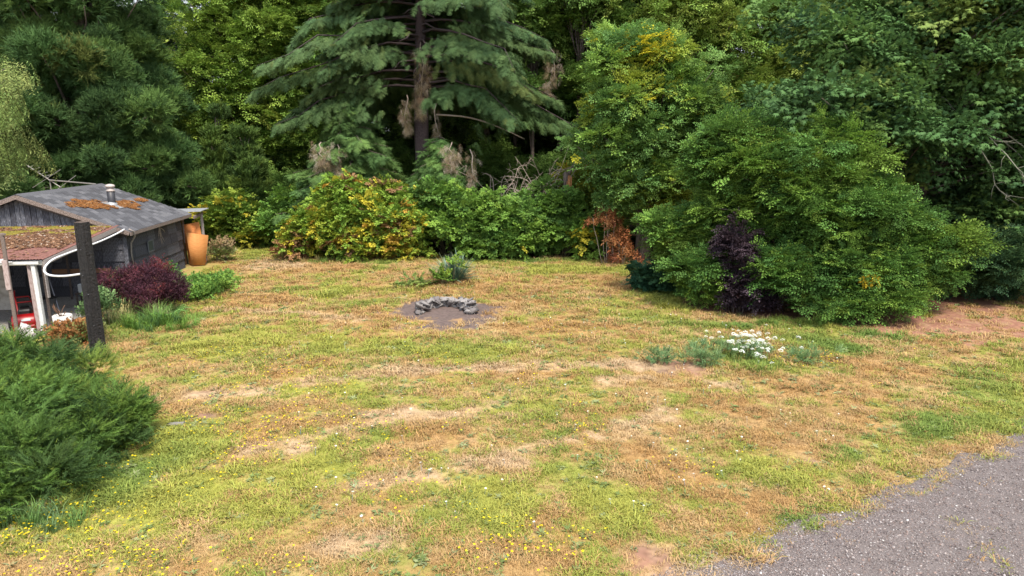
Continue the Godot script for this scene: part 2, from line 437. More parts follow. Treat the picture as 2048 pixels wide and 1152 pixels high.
# thicket, bush or ground plant made of lobes only
func bush(called: String, label: String, category: String, at: Vector3, lobes: Array, clumps: int, clump_r: float, per: int, meshes: Array, m: Material, pal: Array, mode: int, size: float, bark: Material, own := 0.25, shell := 0.5, group := "") -> Node3D:
	var o := thing(called, label, category, at, 0.0, group)
	var bt := batches(meshes); var cm := clump_meshes(meshes, mode, size, clump_r, 0.75, per)
	var vol := 0.0
	for l in lobes: vol += pow(l[1].x * l[1].y * l[1].z, 0.667)
	var br := mb(); br.set_smooth_group(0)
	for l in lobes:
		for i in int(clumps * pow(l[1].x * l[1].y * l[1].z, 0.667) / vol):
			var d := rv(); d.y = absf(d.y) if rng.randf() < 0.7 else d.y
			var c: Vector3 = l[0] + d * l[1] * lerpf(shell, 1.0, rng.randf()) * (0.88 + 0.55 * n_mid.get_noise_3dv(d * 5.0 + at))
			var k := rf(0.7, 1.35)
			c.y = maxf(c.y, 0.05 + clump_r * k * 0.55)
			fill(bt, c, clump_r, k, per, pal, mode, size, own)
			if i % 3 == 0: limb(br, Vector3(l[0].x * 0.8 + d.x * 0.2, -0.05, l[0].z * 0.8 + d.z * 0.2), c, 0.018, 0.006, rf(0.05, 0.3), 4, 4)
	part("stems", done(br), bark, o)
	put_foliage(bt, cm, meshes, m, o)
	return o

# ------------------------------------------------------------------ ground
const X0 := -22.0
const Z0 := -36.0
const CELL := 0.1
const GW := 440
const GH := 380
var lush := PackedFloat32Array()
var deep := PackedFloat32Array()
var orange := PackedFloat32Array()
var pale := PackedFloat32Array()
var bare := PackedFloat32Array()
var red := PackedFloat32Array()
var ash := PackedFloat32Array()
var wood := PackedFloat32Array()
func gy(x: float, z: float) -> float:
	var y := 0.03 * n_patch.get_noise_2d(x * 1.7, z * 1.7)
	var r := Vector2(x + 2.0, (z + 23.6) * 0.8).length()
	return y + 0.28 * exp(-r * r / 5.0)
func splat(a: PackedFloat32Array, cx: float, cz: float, rx: float, rz: float, k: float) -> void:
	var x1 := maxi(0, int((cx - rx * 1.5 - X0) / CELL)); var x2 := mini(GW - 1, int((cx + rx * 1.5 - X0) / CELL))
	var z1 := maxi(0, int((cz - rz * 1.5 - Z0) / CELL)); var z2 := mini(GH - 1, int((cz + rz * 1.5 - Z0) / CELL))
	for j in range(z1, z2 + 1):
		for i in range(x1, x2 + 1):
			var x := X0 + i * CELL; var z := Z0 + j * CELL
			var d := Vector2((x - cx) / rx, (z - cz) / rz).length() + 0.75 * n_mid.get_noise_2d(x * 1.2, z * 1.2) + 0.4 * n_fine.get_noise_2d(x, z)
			var w := k * smoothstep(1.25, 0.35, d)
			a[j * GW + i] = maxf(a[j * GW + i], w)
func drive_edge(x: float) -> float:  # z of the grass edge of the gravel at x
	return -5.85 - 0.6 * x + 0.16 * n_mid.get_noise_2d(x * 1.5, 3.0) + 0.12 * n_fine.get_noise_2d(x * 0.8, 9.0)
func cellof(x: float, z: float) -> int:
	return clampi(int((z - Z0) / CELL), 0, GH - 1) * GW + clampi(int((x - X0) / CELL), 0, GW - 1)
func green_at(x: float, z: float, c: int) -> float:
	var n := n_patch.get_noise_2d(x, z) * 0.4 + n_mid.get_noise_2d(x, z) * 0.6 + n_fine.get_noise_2d(x, z) * 0.5
	return clampf(0.42 + n * 0.95 + lush[c] * 0.42 + deep[c] * 0.7 - orange[c] * 0.42 - pale[c] * 0.6 - bare[c] - red[c] * 0.55 - ash[c] * 1.5, 0.0, 1.0)
const STRAW := Color(0.45, 0.305, 0.14)
const RUSTY := Color(0.40, 0.245, 0.1)
const PALE := Color(0.47, 0.34, 0.21)
const LUSH := Color(0.32, 0.325, 0.068)
const DEEP := Color(0.12, 0.20, 0.045)
const SOIL := Color(0.19, 0.125, 0.085)
const EARTH := Color(0.25, 0.125, 0.088)
const ASH := Color(0.12, 0.09, 0.082)
const LITTER := Color(0.07, 0.05, 0.03)
func dry_color(x: float, z: float, c: int) -> Color:
	var t := clampf(0.5 + n_mid.get_noise_2d(x * 0.8 + 50.0, z * 0.8) * 1.2 + orange[c] * 0.5 - pale[c] * 0.7, 0.0, 1.0)
	var col := STRAW.lerp(RUSTY, t)
	return col.lerp(PALE, clampf(pale[c] * 0.8 + n_fine.get_noise_2d(x + 30.0, z) * 0.4, 0.0, 1.0))
func green_color(x: float, z: float, c: int) -> Color:
	return LUSH.lerp(DEEP, clampf(deep[c] * 0.85 - lush[c] * 0.2 + 0.22 + n_patch.get_noise_2d(x * 2.0, z * 2.0 + 40.0) * 0.5, 0.0, 1.0))
func soil_color(x: float, z: float, c: int) -> Color:
	var col := SOIL.lerp(EARTH, clampf(red[c] + 0.3 + n_mid.get_noise_2d(x, z + 70.0), 0.0, 1.0))
	col = col.lerp(PALE * 0.85, clampf(pale[c] * 0.6 + n_fine.get_noise_2d(x * 1.5, z + 20.0) * 0.5, 0.0, 0.8))
	return col.lerp(ASH, clampf(ash[c] * 1.2, 0.0, 1.0))

func _ready() -> void:
	rng.seed = 20240611
	# ---- camera, sky, sun, exposure
	var cam := Camera3D.new(); cam.name = "camera"; add_child(cam)
	cam.fov = 45.63; cam.near = 0.1; cam.far = 900.0
	cam.position = Vector3(0, 4.9, 0); cam.rotation_degrees = Vector3(-12, 0, 0); cam.current = true
	var env := Environment.new(); env.background_mode = Environment.BG_SKY
	var sky := Sky.new(); var sm := ProceduralSkyMaterial.new()
	sm.sky_top_color = Color(0.80, 0.84, 0.90); sm.sky_horizon_color = Color(0.90, 0.92, 0.95); sm.sky_curve = 0.2
	sm.ground_horizon_color = Color(0.5, 0.5, 0.48); sm.ground_bottom_color = Color(0.3, 0.29, 0.26); sm.sky_energy_multiplier = 0.75
	sky.sky_material = sm; env.sky = sky
	env.tonemap_mode = Environment.TONE_MAPPER_LINEAR; env.tonemap_exposure = 4.2
	env.sdfgi_enabled = true; env.ssao_enabled = true; env.ssil_enabled = true
	var we := WorldEnvironment.new(); we.name = "world_environment"; we.environment = env; add_child(we)
	var sun := DirectionalLight3D.new(); sun.name = "sun"; add_child(sun)
	sun.light_energy = 0.5; sun.light_angular_distance = 12.0; sun.light_color = Color(1.0, 0.96, 0.9); sun.shadow_enabled = true
	sun.rotation_degrees = Vector3(-58, 28, 0)

	n_patch.seed = 11; n_patch.frequency = 0.16; n_patch.fractal_octaves = 3
	n_mid.seed = 23; n_mid.frequency = 0.55; n_mid.fractal_octaves = 3
	n_fine.seed = 37; n_fine.frequency = 1.9; n_fine.fractal_octaves = 2
	make_materials()
	make_ground()
	make_driveway()
	make_shed()
	make_lean_to()
	make_shed_things()
	make_forest()
	make_near_plants()
	make_yard_things()
	make_grass()
	print("done ", Time.get_ticks_msec(), " triangles etc.")

func make_materials() -> void:
	leafy("leaf", 0.75, 0.5); leafy("needle", 0.35, 0.6); leafy("grass", 0.4, 0.7); leafy("petal", 0.5, 0.7); leafy("dry_leaf", 0.3, 0.8); leafy("chip", 0.0, 0.9)
	mat("bark", [srgb(0.05, 0.038, 0.032), srgb(0.13, 0.1, 0.085), srgb(0.2, 0.165, 0.14)], Vector3(2.5, 0.5, 2.5), 0.95, 0.03, 6.0)
	mat("spruce_bark", [srgb(0.03, 0.02, 0.022), srgb(0.06, 0.042, 0.046), srgb(0.1, 0.075, 0.076)], Vector3(2.0, 0.7, 2.0), 0.95, 0.04, 8.0)
	mat("dead_wood", [srgb(0.18, 0.14, 0.11), srgb(0.34, 0.28, 0.23), srgb(0.46, 0.40, 0.35)], Vector3(3, 1, 3), 0.95, 0.03)
	mat("lichen_wood", [srgb(0.08, 0.075, 0.055), srgb(0.18, 0.18, 0.14), srgb(0.3, 0.31, 0.25)], Vector3(5, 5, 5), 0.95, 0.05)
	mat("split_wood", [srgb(0.35, 0.14, 0.05), srgb(0.5, 0.22, 0.08), srgb(0.3, 0.14, 0.07)], Vector3(4, 1, 4), 0.9, 0.03)
	mat("green_stem", [srgb(0.07, 0.06, 0.03), srgb(0.12, 0.11, 0.05)], Vector3(4, 4, 4), 0.8)
	mat("charred", [srgb(0.003, 0.003, 0.0035), srgb(0.009, 0.008, 0.009), srgb(0.045, 0.036, 0.034)], Vector3(6, 0.6, 6), 0.8, 0.04, 8.0)
	mat("pole_top", [srgb(0.05, 0.035, 0.028), srgb(0.12, 0.08, 0.06)], Vector3(6, 6, 6), 0.9)
	mat("shake_a", [srgb(0.022, 0.022, 0.03), srgb(0.05, 0.052, 0.068), srgb(0.15, 0.155, 0.19)], Vector3(7, 0.7, 7), 0.85, 0.03, 5.0)
	mat("shake_b", [srgb(0.022, 0.022, 0.03), srgb(0.042, 0.043, 0.055), srgb(0.075, 0.077, 0.095)], Vector3(8, 0.6, 8), 0.85, 0.03, 5.0)
	mat("shake_c", [srgb(0.03, 0.031, 0.04), srgb(0.075, 0.078, 0.098), srgb(0.26, 0.265, 0.3)], Vector3(6, 0.8, 6), 0.85, 0.035, 5.0)
	mat("gable_board", [srgb(0.035, 0.037, 0.048), srgb(0.085, 0.09, 0.115), srgb(0.3, 0.31, 0.35)], Vector3(5, 0.5, 5), 0.85, 0.035, 4.0)
	mat("shingle_a", [srgb(0.05, 0.05, 0.058), srgb(0.09, 0.091, 0.104), srgb(0.14, 0.142, 0.16)], Vector3(14, 14, 14), 0.95, 0.09, 3.0)
	mat("shingle_b", [srgb(0.035, 0.035, 0.042), srgb(0.062, 0.063, 0.073), srgb(0.1, 0.102, 0.116)], Vector3(14, 14, 14), 0.95, 0.09, 3.0)
	mat("shingle_c", [srgb(0.075, 0.075, 0.086), srgb(0.125, 0.126, 0.14), srgb(0.18, 0.182, 0.2)], Vector3(14, 14, 14), 0.95, 0.09, 3.0)
	mat("fascia_wood", [srgb(0.08, 0.06, 0.055), srgb(0.17, 0.13, 0.115), srgb(0.3, 0.25, 0.22)], Vector3(2, 2, 2), 0.9, 0.03)
	mat("grey_wood", [srgb(0.15, 0.125, 0.115), srgb(0.27, 0.235, 0.22), srgb(0.38, 0.345, 0.33)], Vector3(3, 3, 3), 0.9, 0.03)
	mat("pink_wood", [srgb(0.22, 0.16, 0.15), srgb(0.36, 0.28, 0.27), srgb(0.42, 0.35, 0.34)], Vector3(4, 0.8, 4), 0.9, 0.03)
	mat("white_paint", [srgb(0.45, 0.45, 0.44), srgb(0.62, 0.63, 0.63), srgb(0.72, 0.73, 0.73)], Vector3(3, 1, 3), 0.55, 0.03)
	mat("pvc", [srgb(0.62, 0.62, 0.64), srgb(0.74, 0.74, 0.76)], Vector3(3, 3, 3), 0.4, 0.02)
	mat("red_metal", [srgb(0.08, 0.034, 0.025), srgb(0.155, 0.06, 0.044), srgb(0.2, 0.09, 0.07), srgb(0.09, 0.038, 0.028)], Vector3(1.2, 1.2, 1.2), 0.7, 0.025)
	mat("plywood", [srgb(0.38, 0.14, 0.035), srgb(0.5, 0.21, 0.06), srgb(0.56, 0.27, 0.09)], Vector3(0.8, 6, 0.8), 0.8, 0.02)
	mat("plywood_red", [srgb(0.4, 0.12, 0.03), srgb(0.54, 0.19, 0.05), srgb(0.6, 0.25, 0.08)], Vector3(0.8, 5, 0.8), 0.8, 0.02)
	mat("rust_pole", [srgb(0.08, 0.06, 0.055), srgb(0.15, 0.115, 0.1), srgb(0.21, 0.17, 0.155)], Vector3(6, 2, 6), 0.85, 0.04)
	mat("flue_dark", [srgb(0.02, 0.021, 0.027), srgb(0.035, 0.036, 0.045), srgb(0.05, 0.05, 0.06)], Vector3(4, 4, 4), 0.5, 0.03)
	mat("galvanised", [srgb(0.22, 0.23, 0.25), srgb(0.34, 0.355, 0.38), srgb(0.45, 0.46, 0.48)], Vector3(6, 6, 6), 0.5, 0.04, 0.0, 0.4)
	mat("flue_cap", [srgb(0.26, 0.17, 0.14), srgb(0.42, 0.37, 0.35), srgb(0.55, 0.54, 0.54)], Vector3(9, 9, 9), 0.6, 0.05)
	mat("cream_wall", [srgb(0.22, 0.2, 0.17), srgb(0.36, 0.33, 0.29), srgb(0.43, 0.40, 0.36)], Vector3(0.7, 0.7, 0.7), 0.9, 0.02)
	mat("dark_wood", [srgb(0.03, 0.022, 0.02), srgb(0.06, 0.045, 0.04), srgb(0.09, 0.07, 0.06)], Vector3(2, 2, 2), 0.9, 0.03)
	mat("bench_wood", [srgb(0.13, 0.065, 0.035), srgb(0.22, 0.115, 0.06)], Vector3(1, 4, 4), 0.85, 0.03)
	mat("concrete", [srgb(0.1, 0.094, 0.086), srgb(0.19, 0.18, 0.165), srgb(0.28, 0.27, 0.255)], Vector3(1.5, 1.5, 1.5), 0.95, 0.03, 3.0)
	mat("planter", [srgb(0.36, 0.34, 0.32), srgb(0.52, 0.5, 0.48), srgb(0.6, 0.585, 0.57)], Vector3(2.5, 2.5, 2.5), 0.9, 0.03, 2.0)
	mat("rock_a", [srgb(0.09, 0.082, 0.082), srgb(0.24, 0.222, 0.215), srgb(0.42, 0.4, 0.385)], Vector3(5, 5, 5), 0.95, 0.05, 5.0)
	mat("rock_b", [srgb(0.05, 0.045, 0.046), srgb(0.14, 0.125, 0.125), srgb(0.32, 0.295, 0.28)], Vector3(6, 6, 6), 0.95, 0.05, 5.0)
	mat("rag", [srgb(0.3, 0.27, 0.26), srgb(0.5, 0.47, 0.46), srgb(0.62, 0.6, 0.6)], Vector3(7, 7, 7), 0.95, 0.04)
	mat("gravel_bed", [srgb(0.08, 0.065, 0.063), srgb(0.15, 0.125, 0.12), srgb(0.23, 0.195, 0.185)], Vector3(2.3, 2.3, 2.3), 0.98, 0.06, 6.0)
	plain("red_paint", Color(0.5, 0.03, 0.045), 0.35); plain("black_plastic", Color(0.05, 0.05, 0.055), 0.5)
	plain("rubber", Color(0.07, 0.065, 0.065), 0.9); plain("steel", Color(0.45, 0.45, 0.47), 0.4, 0.8)
	plain("aluminium", Color(0.62, 0.61, 0.6), 0.5, 0.5)
	var gl := plain("window_glass", Color(0.32, 0.34, 0.33, 1.0), 0.08); gl.metallic_specular = 0.6
	plain("card", Color(0.62, 0.64, 0.65), 0.8); plain("window_trim", Color(0.36, 0.37, 0.39), 0.8)

func make_ground() -> void:
	for a in 8:
		var p := PackedFloat32Array(); p.resize(GW * GH)
		match a:
			0: lush = p
			1: deep = p
			2: orange = p
			3: pale = p
			4: bare = p
			5: red = p
			6: ash = p
			7: wood = p
	for e in [[-4.0, -16.4, 2.5, 1.5], [-4.2, -8.8, 1.8, 1.3], [1.3, -8.8, 0.65, 0.55], [4.1, -9.9, 0.8, 0.75], [5.2, -21.4, 1.5, 2.1], [-11.0, -32.5, 2.6, 3.2], [-0.9, -15.9, 1.8, 0.8], [0, -12.2, 1.1, 0.6], [-3.9, -13.5, 1.15, 0.65], [-5.4, -10.9, 1.0, 1.2], [-3.0, -9.4, 0.9, 0.8], [-11, -24.6, 1.1, 1.9], [-0.2, -8.7, 0.55, 0.8], [1.1, -26, 1.2, 1.5], [-7.2, -16.5, 1.4, 1.3], [3.0, -26.5, 2.6, 1.0], [-6.2, -22.2, 1.2, 1.2]]:
		splat(lush, e[0], e[1], e[2], e[3], 1.0)
	for e in [[3.8, -8.3, 0.4, 0.3], [2.9, -7.75, 0.45, 0.16], [7.8, -11.4, 1.3, 0.7], [6.8, -18.2, 2.8, 0.85], [-10.5, -18.1, 1.6, 1.8], [7.7, -16.4, 1.1, 1.2], [9.6, -17.2, 1.4, 0.9], [9.9, -13.8, 0.85, 0.8], [-11.5, -21.5, 0.9, 2.4], [-5.9, -9.3, 0.8, 1.2], [5.3, -10.3, 0.5, 0.35], [5.0, -9.35, 0.35, 0.25], [-7.0, -28.2, 3.0, 0.6], [0, -28.6, 4.0, 0.5], [5.2, -15.0, 0.9, 0.8], [5.4, -22.2, 1.3, 0.7]]:
		splat(deep, e[0], e[1], e[2], e[3], 0.6)
	for e in [[-7.7, -27.1, 1.8, 1.6], [-4.3, -18.8, 1.1, 1.2], [-3.8, -25, 1.3, 1.15], [-8.2, -20.9, 1.3, 1.2], [0.4, -22.2, 2, 2.3], [3.5, -23.7, 1.6, 1.7], [-2.7, -11.6, 0.8, 0.7], [-1.4, -10.6, 1.1, 0.8], [2.4, -9.6, 0.8, 1.0], [3.0, -8.8, 0.85, 0.55], [6.4, -13.2, 1.1, 1.1], [8.0, -14.6, 1.1, 0.9], [4.4, -12.4, 1.05, 0.65], [1, -17.7, 1.7, 1.25], [-1.8, -8.4, 0.6, 0.4], [-2.1, -23.2, 1, 1.3]]:
		splat(orange, e[0], e[1], e[2], e[3], 1.0)
	for e in [[-0.7, -14.5, 2.6, 0.3], [-5.9, -12.9, 1.1, 0.27], [-1.7, -11.9, 1.6, 0.3], [-3.7, -10.6, 0.5, 0.4], [2.4, -13.7, 0.75, 0.37], [-2.0, -7.7, 0.55, 0.3], [-0.2, -10, 0.6, 0.35], [2.2, -14.7, 1.35, 0.36], [-9.9, -27.6, 1.4, 1.2], [2.2, -7.2, 0.7, 0.25], [-0.9, -18.7, 0.6, 0.5], [4.3, -13.6, 0.5, 0.35]]:
		splat(pale, e[0], e[1], e[2], e[3], 1.0)
	for arc in [[Vector2(-7.0, -12.6), Vector2(-4.4, -13.6), Vector2(-1.6, -14.45), Vector2(0.6, -14.75), Vector2(2.6, -14.6)], [Vector2(-4.2, -10.4), Vector2(-2.9, -11.2), Vector2(-1.5, -11.9), Vector2(0.1, -12.5)], [Vector2(-2.2, -9.2), Vector2(-0.6, -10.0), Vector2(1.4, -10.9), Vector2(3.0, -12.2)], [Vector2(-9.0, -20.0), Vector2(-6.0, -19.4), Vector2(-4.0, -18.6)]]:
		for k in arc.size() - 1:
			for q in 5:
				var p: Vector2 = arc[k].lerp(arc[k + 1], q / 5.0); splat(pale, p.x, p.y, 0.42, 0.3, 0.8)
	for e in [[1.6, -7.4, 0.55, 0.4], [3.6, -14.6, 0.8, 0.9], [-5.2, -8.1, 0.17, 0.12], [-5.6, -11.8, 0.35, 0.18], [4.2, -15.2, 0.4, 0.5], [-6.2, -13.0, 0.4, 0.2], [4.6, -10.0, 0.18, 0.12]]:
		splat(bare, e[0], e[1], e[2], e[3], 1.0)
	for e in [[12.5, -18.3, 3.4, 2.1], [10.8, -18.5, 1.6, 1.4], [15, -17.5, 3.4, 2.0], [9.5, -20.0, 4.0, 1.6], [13, -21, 4, 2]]:
		splat(red, e[0], e[1], e[2], e[3], 1.25)
	splat(ash, -1.95, -19.3, 1.6, 1.5, 1.3); splat(ash, -1.95, -19.45, 1.25, 1.15, 4.0); splat(ash, -1.0, -19.6, 0.9, 0.8, 0.8); splat(ash, -2.7, -19.1, 0.9, 0.8, 1.0)
	for j in GH:
		for i in GW:
			var x := X0 + i * CELL; var z := Z0 + j * CELL
			var n := n_mid.get_noise_2d(x, z)
			var edge := -29.3 + n * 0.6
			if x < -9.6: edge = minf(-29.3 - (-9.6 - x) * 3.0, -29.3) + n * 0.5
			if x < -11.5: edge = -34.6 + n
			var w := smoothstep(0.4, -0.5, z - edge)
			w = maxf(w, smoothstep(0.5, -0.5, Vector2((x - 12.0) / 5.5, (z + 25.5) / 5.2).length() * 3.0 - 3.0 + n))
			w = maxf(w, smoothstep(0.5, -0.5, Vector2((x - 9.0) / 3.6, (z + 21.0) / 2.7).length() * 3.0 - 3.0 + n))
			wood[j * GW + i] = w
	# colour map of the yard: 5 cm a pixel
	var img := Image.create(GW * 2, GH * 2, false, Image.FORMAT_RGB8)
	for j in GH * 2:
		for i in GW * 2:
			var x := X0 + (i + 0.5) * CELL * 0.5; var z := Z0 + (j + 0.5) * CELL * 0.5
			var c := (j >> 1) * GW + (i >> 1)
			var s := soil_color(x, z, c)
			var g := green_at(x, z, c)
			var grassy := dry_color(x, z, c).lerp(green_color(x, z, c), g)
			var bareness := clampf(maxf(maxf(bare[c], red[c] * 0.8), ash[c] * 1.3) + n_fine.get_noise_2d(x * 2.0, z * 2.0) * 0.4, 0.0, 1.0)
			var col := (grassy * 0.85).lerp(s, bareness)
			col = col.lerp(LITTER.lerp(EARTH * 0.75, clampf(red[c] + n_fine.get_noise_2d(x, z) * 0.5, 0, 1)), wood[c])
			col *= 1.0 + rf(-0.22, 0.22)
			img.set_pixel(i, j, col.linear_to_srgb())
	var m := StandardMaterial3D.new(); m.resource_name = "ground"
	m.albedo_texture = ImageTexture.create_from_image(img); m.texture_repeat = false; m.roughness = 1.0; m.metallic_specular = 0.2
	var xs := [-400.0, -120.0, -50.0, -30.0]; var zs := [-400.0, -150.0, -80.0, -50.0, -42.0]
	for i in 221: xs.append(X0 + i * 0.2)
	for i in 191: zs.append(Z0 + i * 0.2)
	xs.append_array([30.0, 50.0, 120.0, 400.0]); zs.append_array([10.0, 40.0, 200.0])
	var st := mb(); st.set_smooth_group(0)
	var put := func(x: float, z: float) -> void:
		st.set_uv(Vector2((x - X0) / (GW * CELL), (z - Z0) / (GH * CELL))); st.add_vertex(Vector3(x, gy(x, z), z))
	for j in zs.size() - 1:
		for i in xs.size() - 1:
			put.call(xs[i], zs[j]); put.call(xs[i + 1], zs[j]); put.call(xs[i + 1], zs[j + 1])
			put.call(xs[i], zs[j]); put.call(xs[i + 1], zs[j + 1]); put.call(xs[i], zs[j + 1])
	var o := part("ground", done(st), m, self)
	tag(o, "dry patchy lawn and soil of the yard", "ground", "", "structure")
	print("ground ", Time.get_ticks_msec())

func make_driveway() -> void:
	var st := mb(); st.set_smooth_group(0); var g := []
	for i in 150:
		var x := -2.0 + i * 0.16; var e := drive_edge(x); var row := []
		for j in 41:
			var z := e + pow(j / 40.0, 1.6) * (9.0 + x * 0.6)
			row.append(Vector3(x, gy(x, z) + (0.014 if j > 0 else -0.012) + 0.012 * n_fine.get_noise_2d(x, z), z))
		g.append(row)
	for i in 149:
		for j in 40: quad(st, g[i][j], g[i + 1][j], g[i + 1][j + 1], g[i][j + 1])
	var o := part("gravel_driveway", done(st), M.gravel_bed, self)
	tag(o, "grey gravel driveway along the edge of the lawn", "driveway", "", "structure")
	var pal := [[lin(0.2, 0.172, 0.166), 4], [lin(0.3, 0.265, 0.255), 3], [lin(0.1, 0.082, 0.082), 3], [lin(0.23, 0.17, 0.15), 2], [lin(0.45, 0.43, 0.42), 0.3]]
	var bt := [Batch.new(), Batch.new(), Batch.new()]
	for i in 120000:
		var x := rf(0.0, 12.0); var e := drive_edge(x)
		var z := rf(e - 0.25, minf(e + 6.0, -5.6))
		if z > -5.6: continue
		if z < e and rng.randf() < 0.7: continue
		if absf(x) > -z * 0.95: continue
		var s := rf(0.003, 0.009) * (1.0 if rng.randf() < 0.94 else 2.2)
		bt[i % 3].add(Basis.from_euler(Vector3(rf(-0.4, 0.4), rf(0, TAU), rf(-0.4, 0.4))).scaled(Vector3.ONE * s), Vector3(x, gy(x, z) + 0.016 + 0.012 * n_fine.get_noise_2d(x, z), z), jit(pick(pal), 0.25, 0.03))
	var gr := Node3D.new(); gr.name = "loose_gravel"; add_child(gr)
	tag(gr, "loose grey gravel stones scattered on the driveway", "gravel", "", "stuff")
	for k in 3: copies("stones", pebble(k + 1.0), M.chip, bt[k], gr)

# ------------------------------------------------------------------ shed
const SHED := Vector3(-12.15, 0, -21.65)
const SHED_TURN := 0.117
func make_shed() -> void:
	var o := thing("shed", "dark weathered shingle-sided shed with grey shingle roof and stove pipe", "shed", SHED, SHED_TURN)
	var RX := -3.2; var RY := 3.3; var EY := 2.12; var D := -5.7
	var slope := atan2(RY - EY, -RX); var sl := Vector2(RX, RY - EY).length()
	# walls: a dark core with siding pieces on it
	var core := mb()
	var wl := -6.05; var wr := -0.36; var wf := -0.32; var wb := -5.4
	var yr := EY + (0.36 * (RY - EY) / 3.2) - 0.09
	for w in [[Vector3(wr, -0.1, wf), Vector3(wr, -0.1, wb), yr], [Vector3(wl, -0.1, wb), Vector3(wl, -0.1, wf), yr]]:
		quad(core, w[0], w[1], w[1] + Vector3(0, w[2] + 0.1, 0), w[0] + Vector3(0, w[2] + 0.1, 0))
	for z in [wf, wb]:
		quad(core, Vector3(wl, -0.1, z), Vector3(wr, -0.1, z), Vector3(wr, yr, z), Vector3(wl, yr, z)); tri(core, Vector3(wl, yr, z), Vector3(wr, yr, z), Vector3(RX, RY - 0.1, z), Color.WHITE)
	part("wall", done(core), M.shake_a, o)
	# shakes on the right wall
	var mats := [M.shake_a, M.shake_b, M.shake_c, M.shake_a]
	var row_h := 0.385
	for r in 6:
		var z := wf - 0.02; var k := 0
		while z > wb + 0.06:
			var w := rf(0.42, 0.66); w = minf(w, z - wb)
			if absf(z - wb - w) < 0.1: w = z - wb
			var y := r * row_h + row_h * 0.5
			var h := row_h + 0.05
			if y + h * 0.5 > yr + 0.1: h = maxf(0.1, yr + 0.1 - (y - h * 0.5)); y = yr + 0.1 - h * 0.5
			var winz := -2.35; var hit := (r == 3 or r == 4) and z - w < winz + 0.3 and z > winz - 0.3
			var p := part("shake", bevel_box(Vector3(0.03, h, w - 0.014), 0.004), mats[rng.randi() % 4], o, Vector3(wr + 0.05 + rf(-0.004, 0.004), y + rf(-0.012, 0.012), z - w * 0.5), Vector3(0, 0, 0.12))
			z -= w; k += 1
	# shakes on the front wall below the lean-to roof
	for r in 6:
		var x := wr + 0.02
		while x > wl + 0.06:
			var w := rf(0.5, 0.75); w = minf(w, x - wl)
			part("shake", bevel_box(Vector3(w - 0.014, row_h + 0.05, 0.03), 0.004), mats[rng.randi() % 3], o, Vector3(x - w * 0.5, r * row_h + row_h * 0.5, wf + 0.045), Vector3(-0.1, 0, 0))
			x -= w
	# vertical boards of the gable
	var x := wr - 0.02; var i := 0
	while x > wl:
		var w := rf(0.13, 0.19); var xc := x - w * 0.5
		var top := RY - 0.1 - absf(xc - RX) * (RY - EY) / 3.2 - 0.02
		var bot := 2.24
		if top > bot + 0.06:
			part("gable_board", bevel_box(Vector3(w - 0.012, top - bot, 0.02), 0.004), [M.gable_board, M.shake_c, M.gable_board, M.shake_a][rng.randi() % 4], o, Vector3(xc, (top + bot) * 0.5, wf + 0.085 + rf(0, 0.02)))
		x -= w; i += 1
	bar("corner_board", Vector3(wr + 0.07, 0, wf + 0.07), Vector3(wr + 0.07, yr, wf + 0.07), 0.12, 0.05, M.shake_c, o)
	# roof
	var nrm := Vector3(sin(slope), cos(slope), 0)
	var roof := part("roof", bevel_box(Vector3(sl, 0.06, -D), 0.006), M.fascia_wood, o, Vector3(RX * 0.5, (RY + EY) * 0.5 - 0.03, D * 0.5), Vector3(0, 0, -slope))
	part("roof", bevel_box(Vector3(sl, 0.06, -D), 0.006), M.fascia_wood, o, Vector3(RX * 1.5, (RY + EY) * 0.5 - 0.03, D * 0.5), Vector3(0, 0, slope))
	part("roof_felt", bevel_box(Vector3(sl, 0.02, -D + 0.03), 0.006), M.shingle_b, o, Vector3(RX * 1.5 - sin(slope) * 0.015, (RY + EY) * 0.5 + 0.02, D * 0.5), Vector3(0, 0, slope))
	var rows := 17; var ex := sl / rows; var sm := [M.shingle_a, M.shingle_b, M.shingle_c, M.shingle_a, M.shingle_b]
	var tabs := [bevel_box(Vector3(ex + 0.06, 0.028, 0.312), 0.004), bevel_box(Vector3(ex + 0.04, 0.03, 0.306), 0.004)]
	for r in rows:
		var off := -0.17 if r % 2 else 0.0
		for c in 18:
			var zc := 0.02 - 0.17 - c * 0.336 - off
			var hi := minf(zc + 0.157, 0.035); var lo := maxf(zc - 0.157, D - 0.02)
			if hi - lo < 0.05: continue
			var u := (r + 0.5) * ex + 0.02  # distance up from the eave
			var tab: Mesh = tabs[rng.randi() % 2] if hi - lo > 0.31 else bevel_box(Vector3(ex + 0.05, 0.029, snappedf(hi - lo, 0.01)), 0.004)
			part("shingle", tab, sm[rng.randi() % 5], roof, Vector3(sl * 0.5 - u + 0.02 + rf(-0.006, 0.006), 0.04 + rf(0, 0.003), (hi + lo) * 0.5 - D * 0.5), Vector3(rf(-0.006, 0.006), rf(-0.012, 0.012), -0.1))
	part("ridge_cap", bevel_box(Vector3(0.24, 0.016, -D + 0.04), 0.004), M.shingle_a, roof, Vector3(-sl * 0.5 + 0.1, 0.062, 0), Vector3(0, 0, -0.02))
	bar("fascia", Vector3(0.025, EY - 0.07, 0.02), Vector3(0.025, EY - 0.07, D), 0.03, 0.11, M.fascia_wood, o, Vector3.UP)
	bar("barge_board", Vector3(0, EY - 0.055, 0.03), Vector3(RX, RY - 0.055, 0.03), 0.03, 0.13, M.fascia_wood, o, nrm)
	bar("barge_board", Vector3(2 * RX, EY - 0.055, 0.03), Vector3(RX, RY - 0.055, 0.03), 0.03, 0.13, M.fascia_wood, o, Vector3(-nrm.x, nrm.y, 0))
	bar("barge_trim", Vector3(-0.1, EY - 0.13, -0.03), Vector3(RX, RY - 0.16, -0.03), 0.04, 0.06, M.dark_wood, o, nrm)
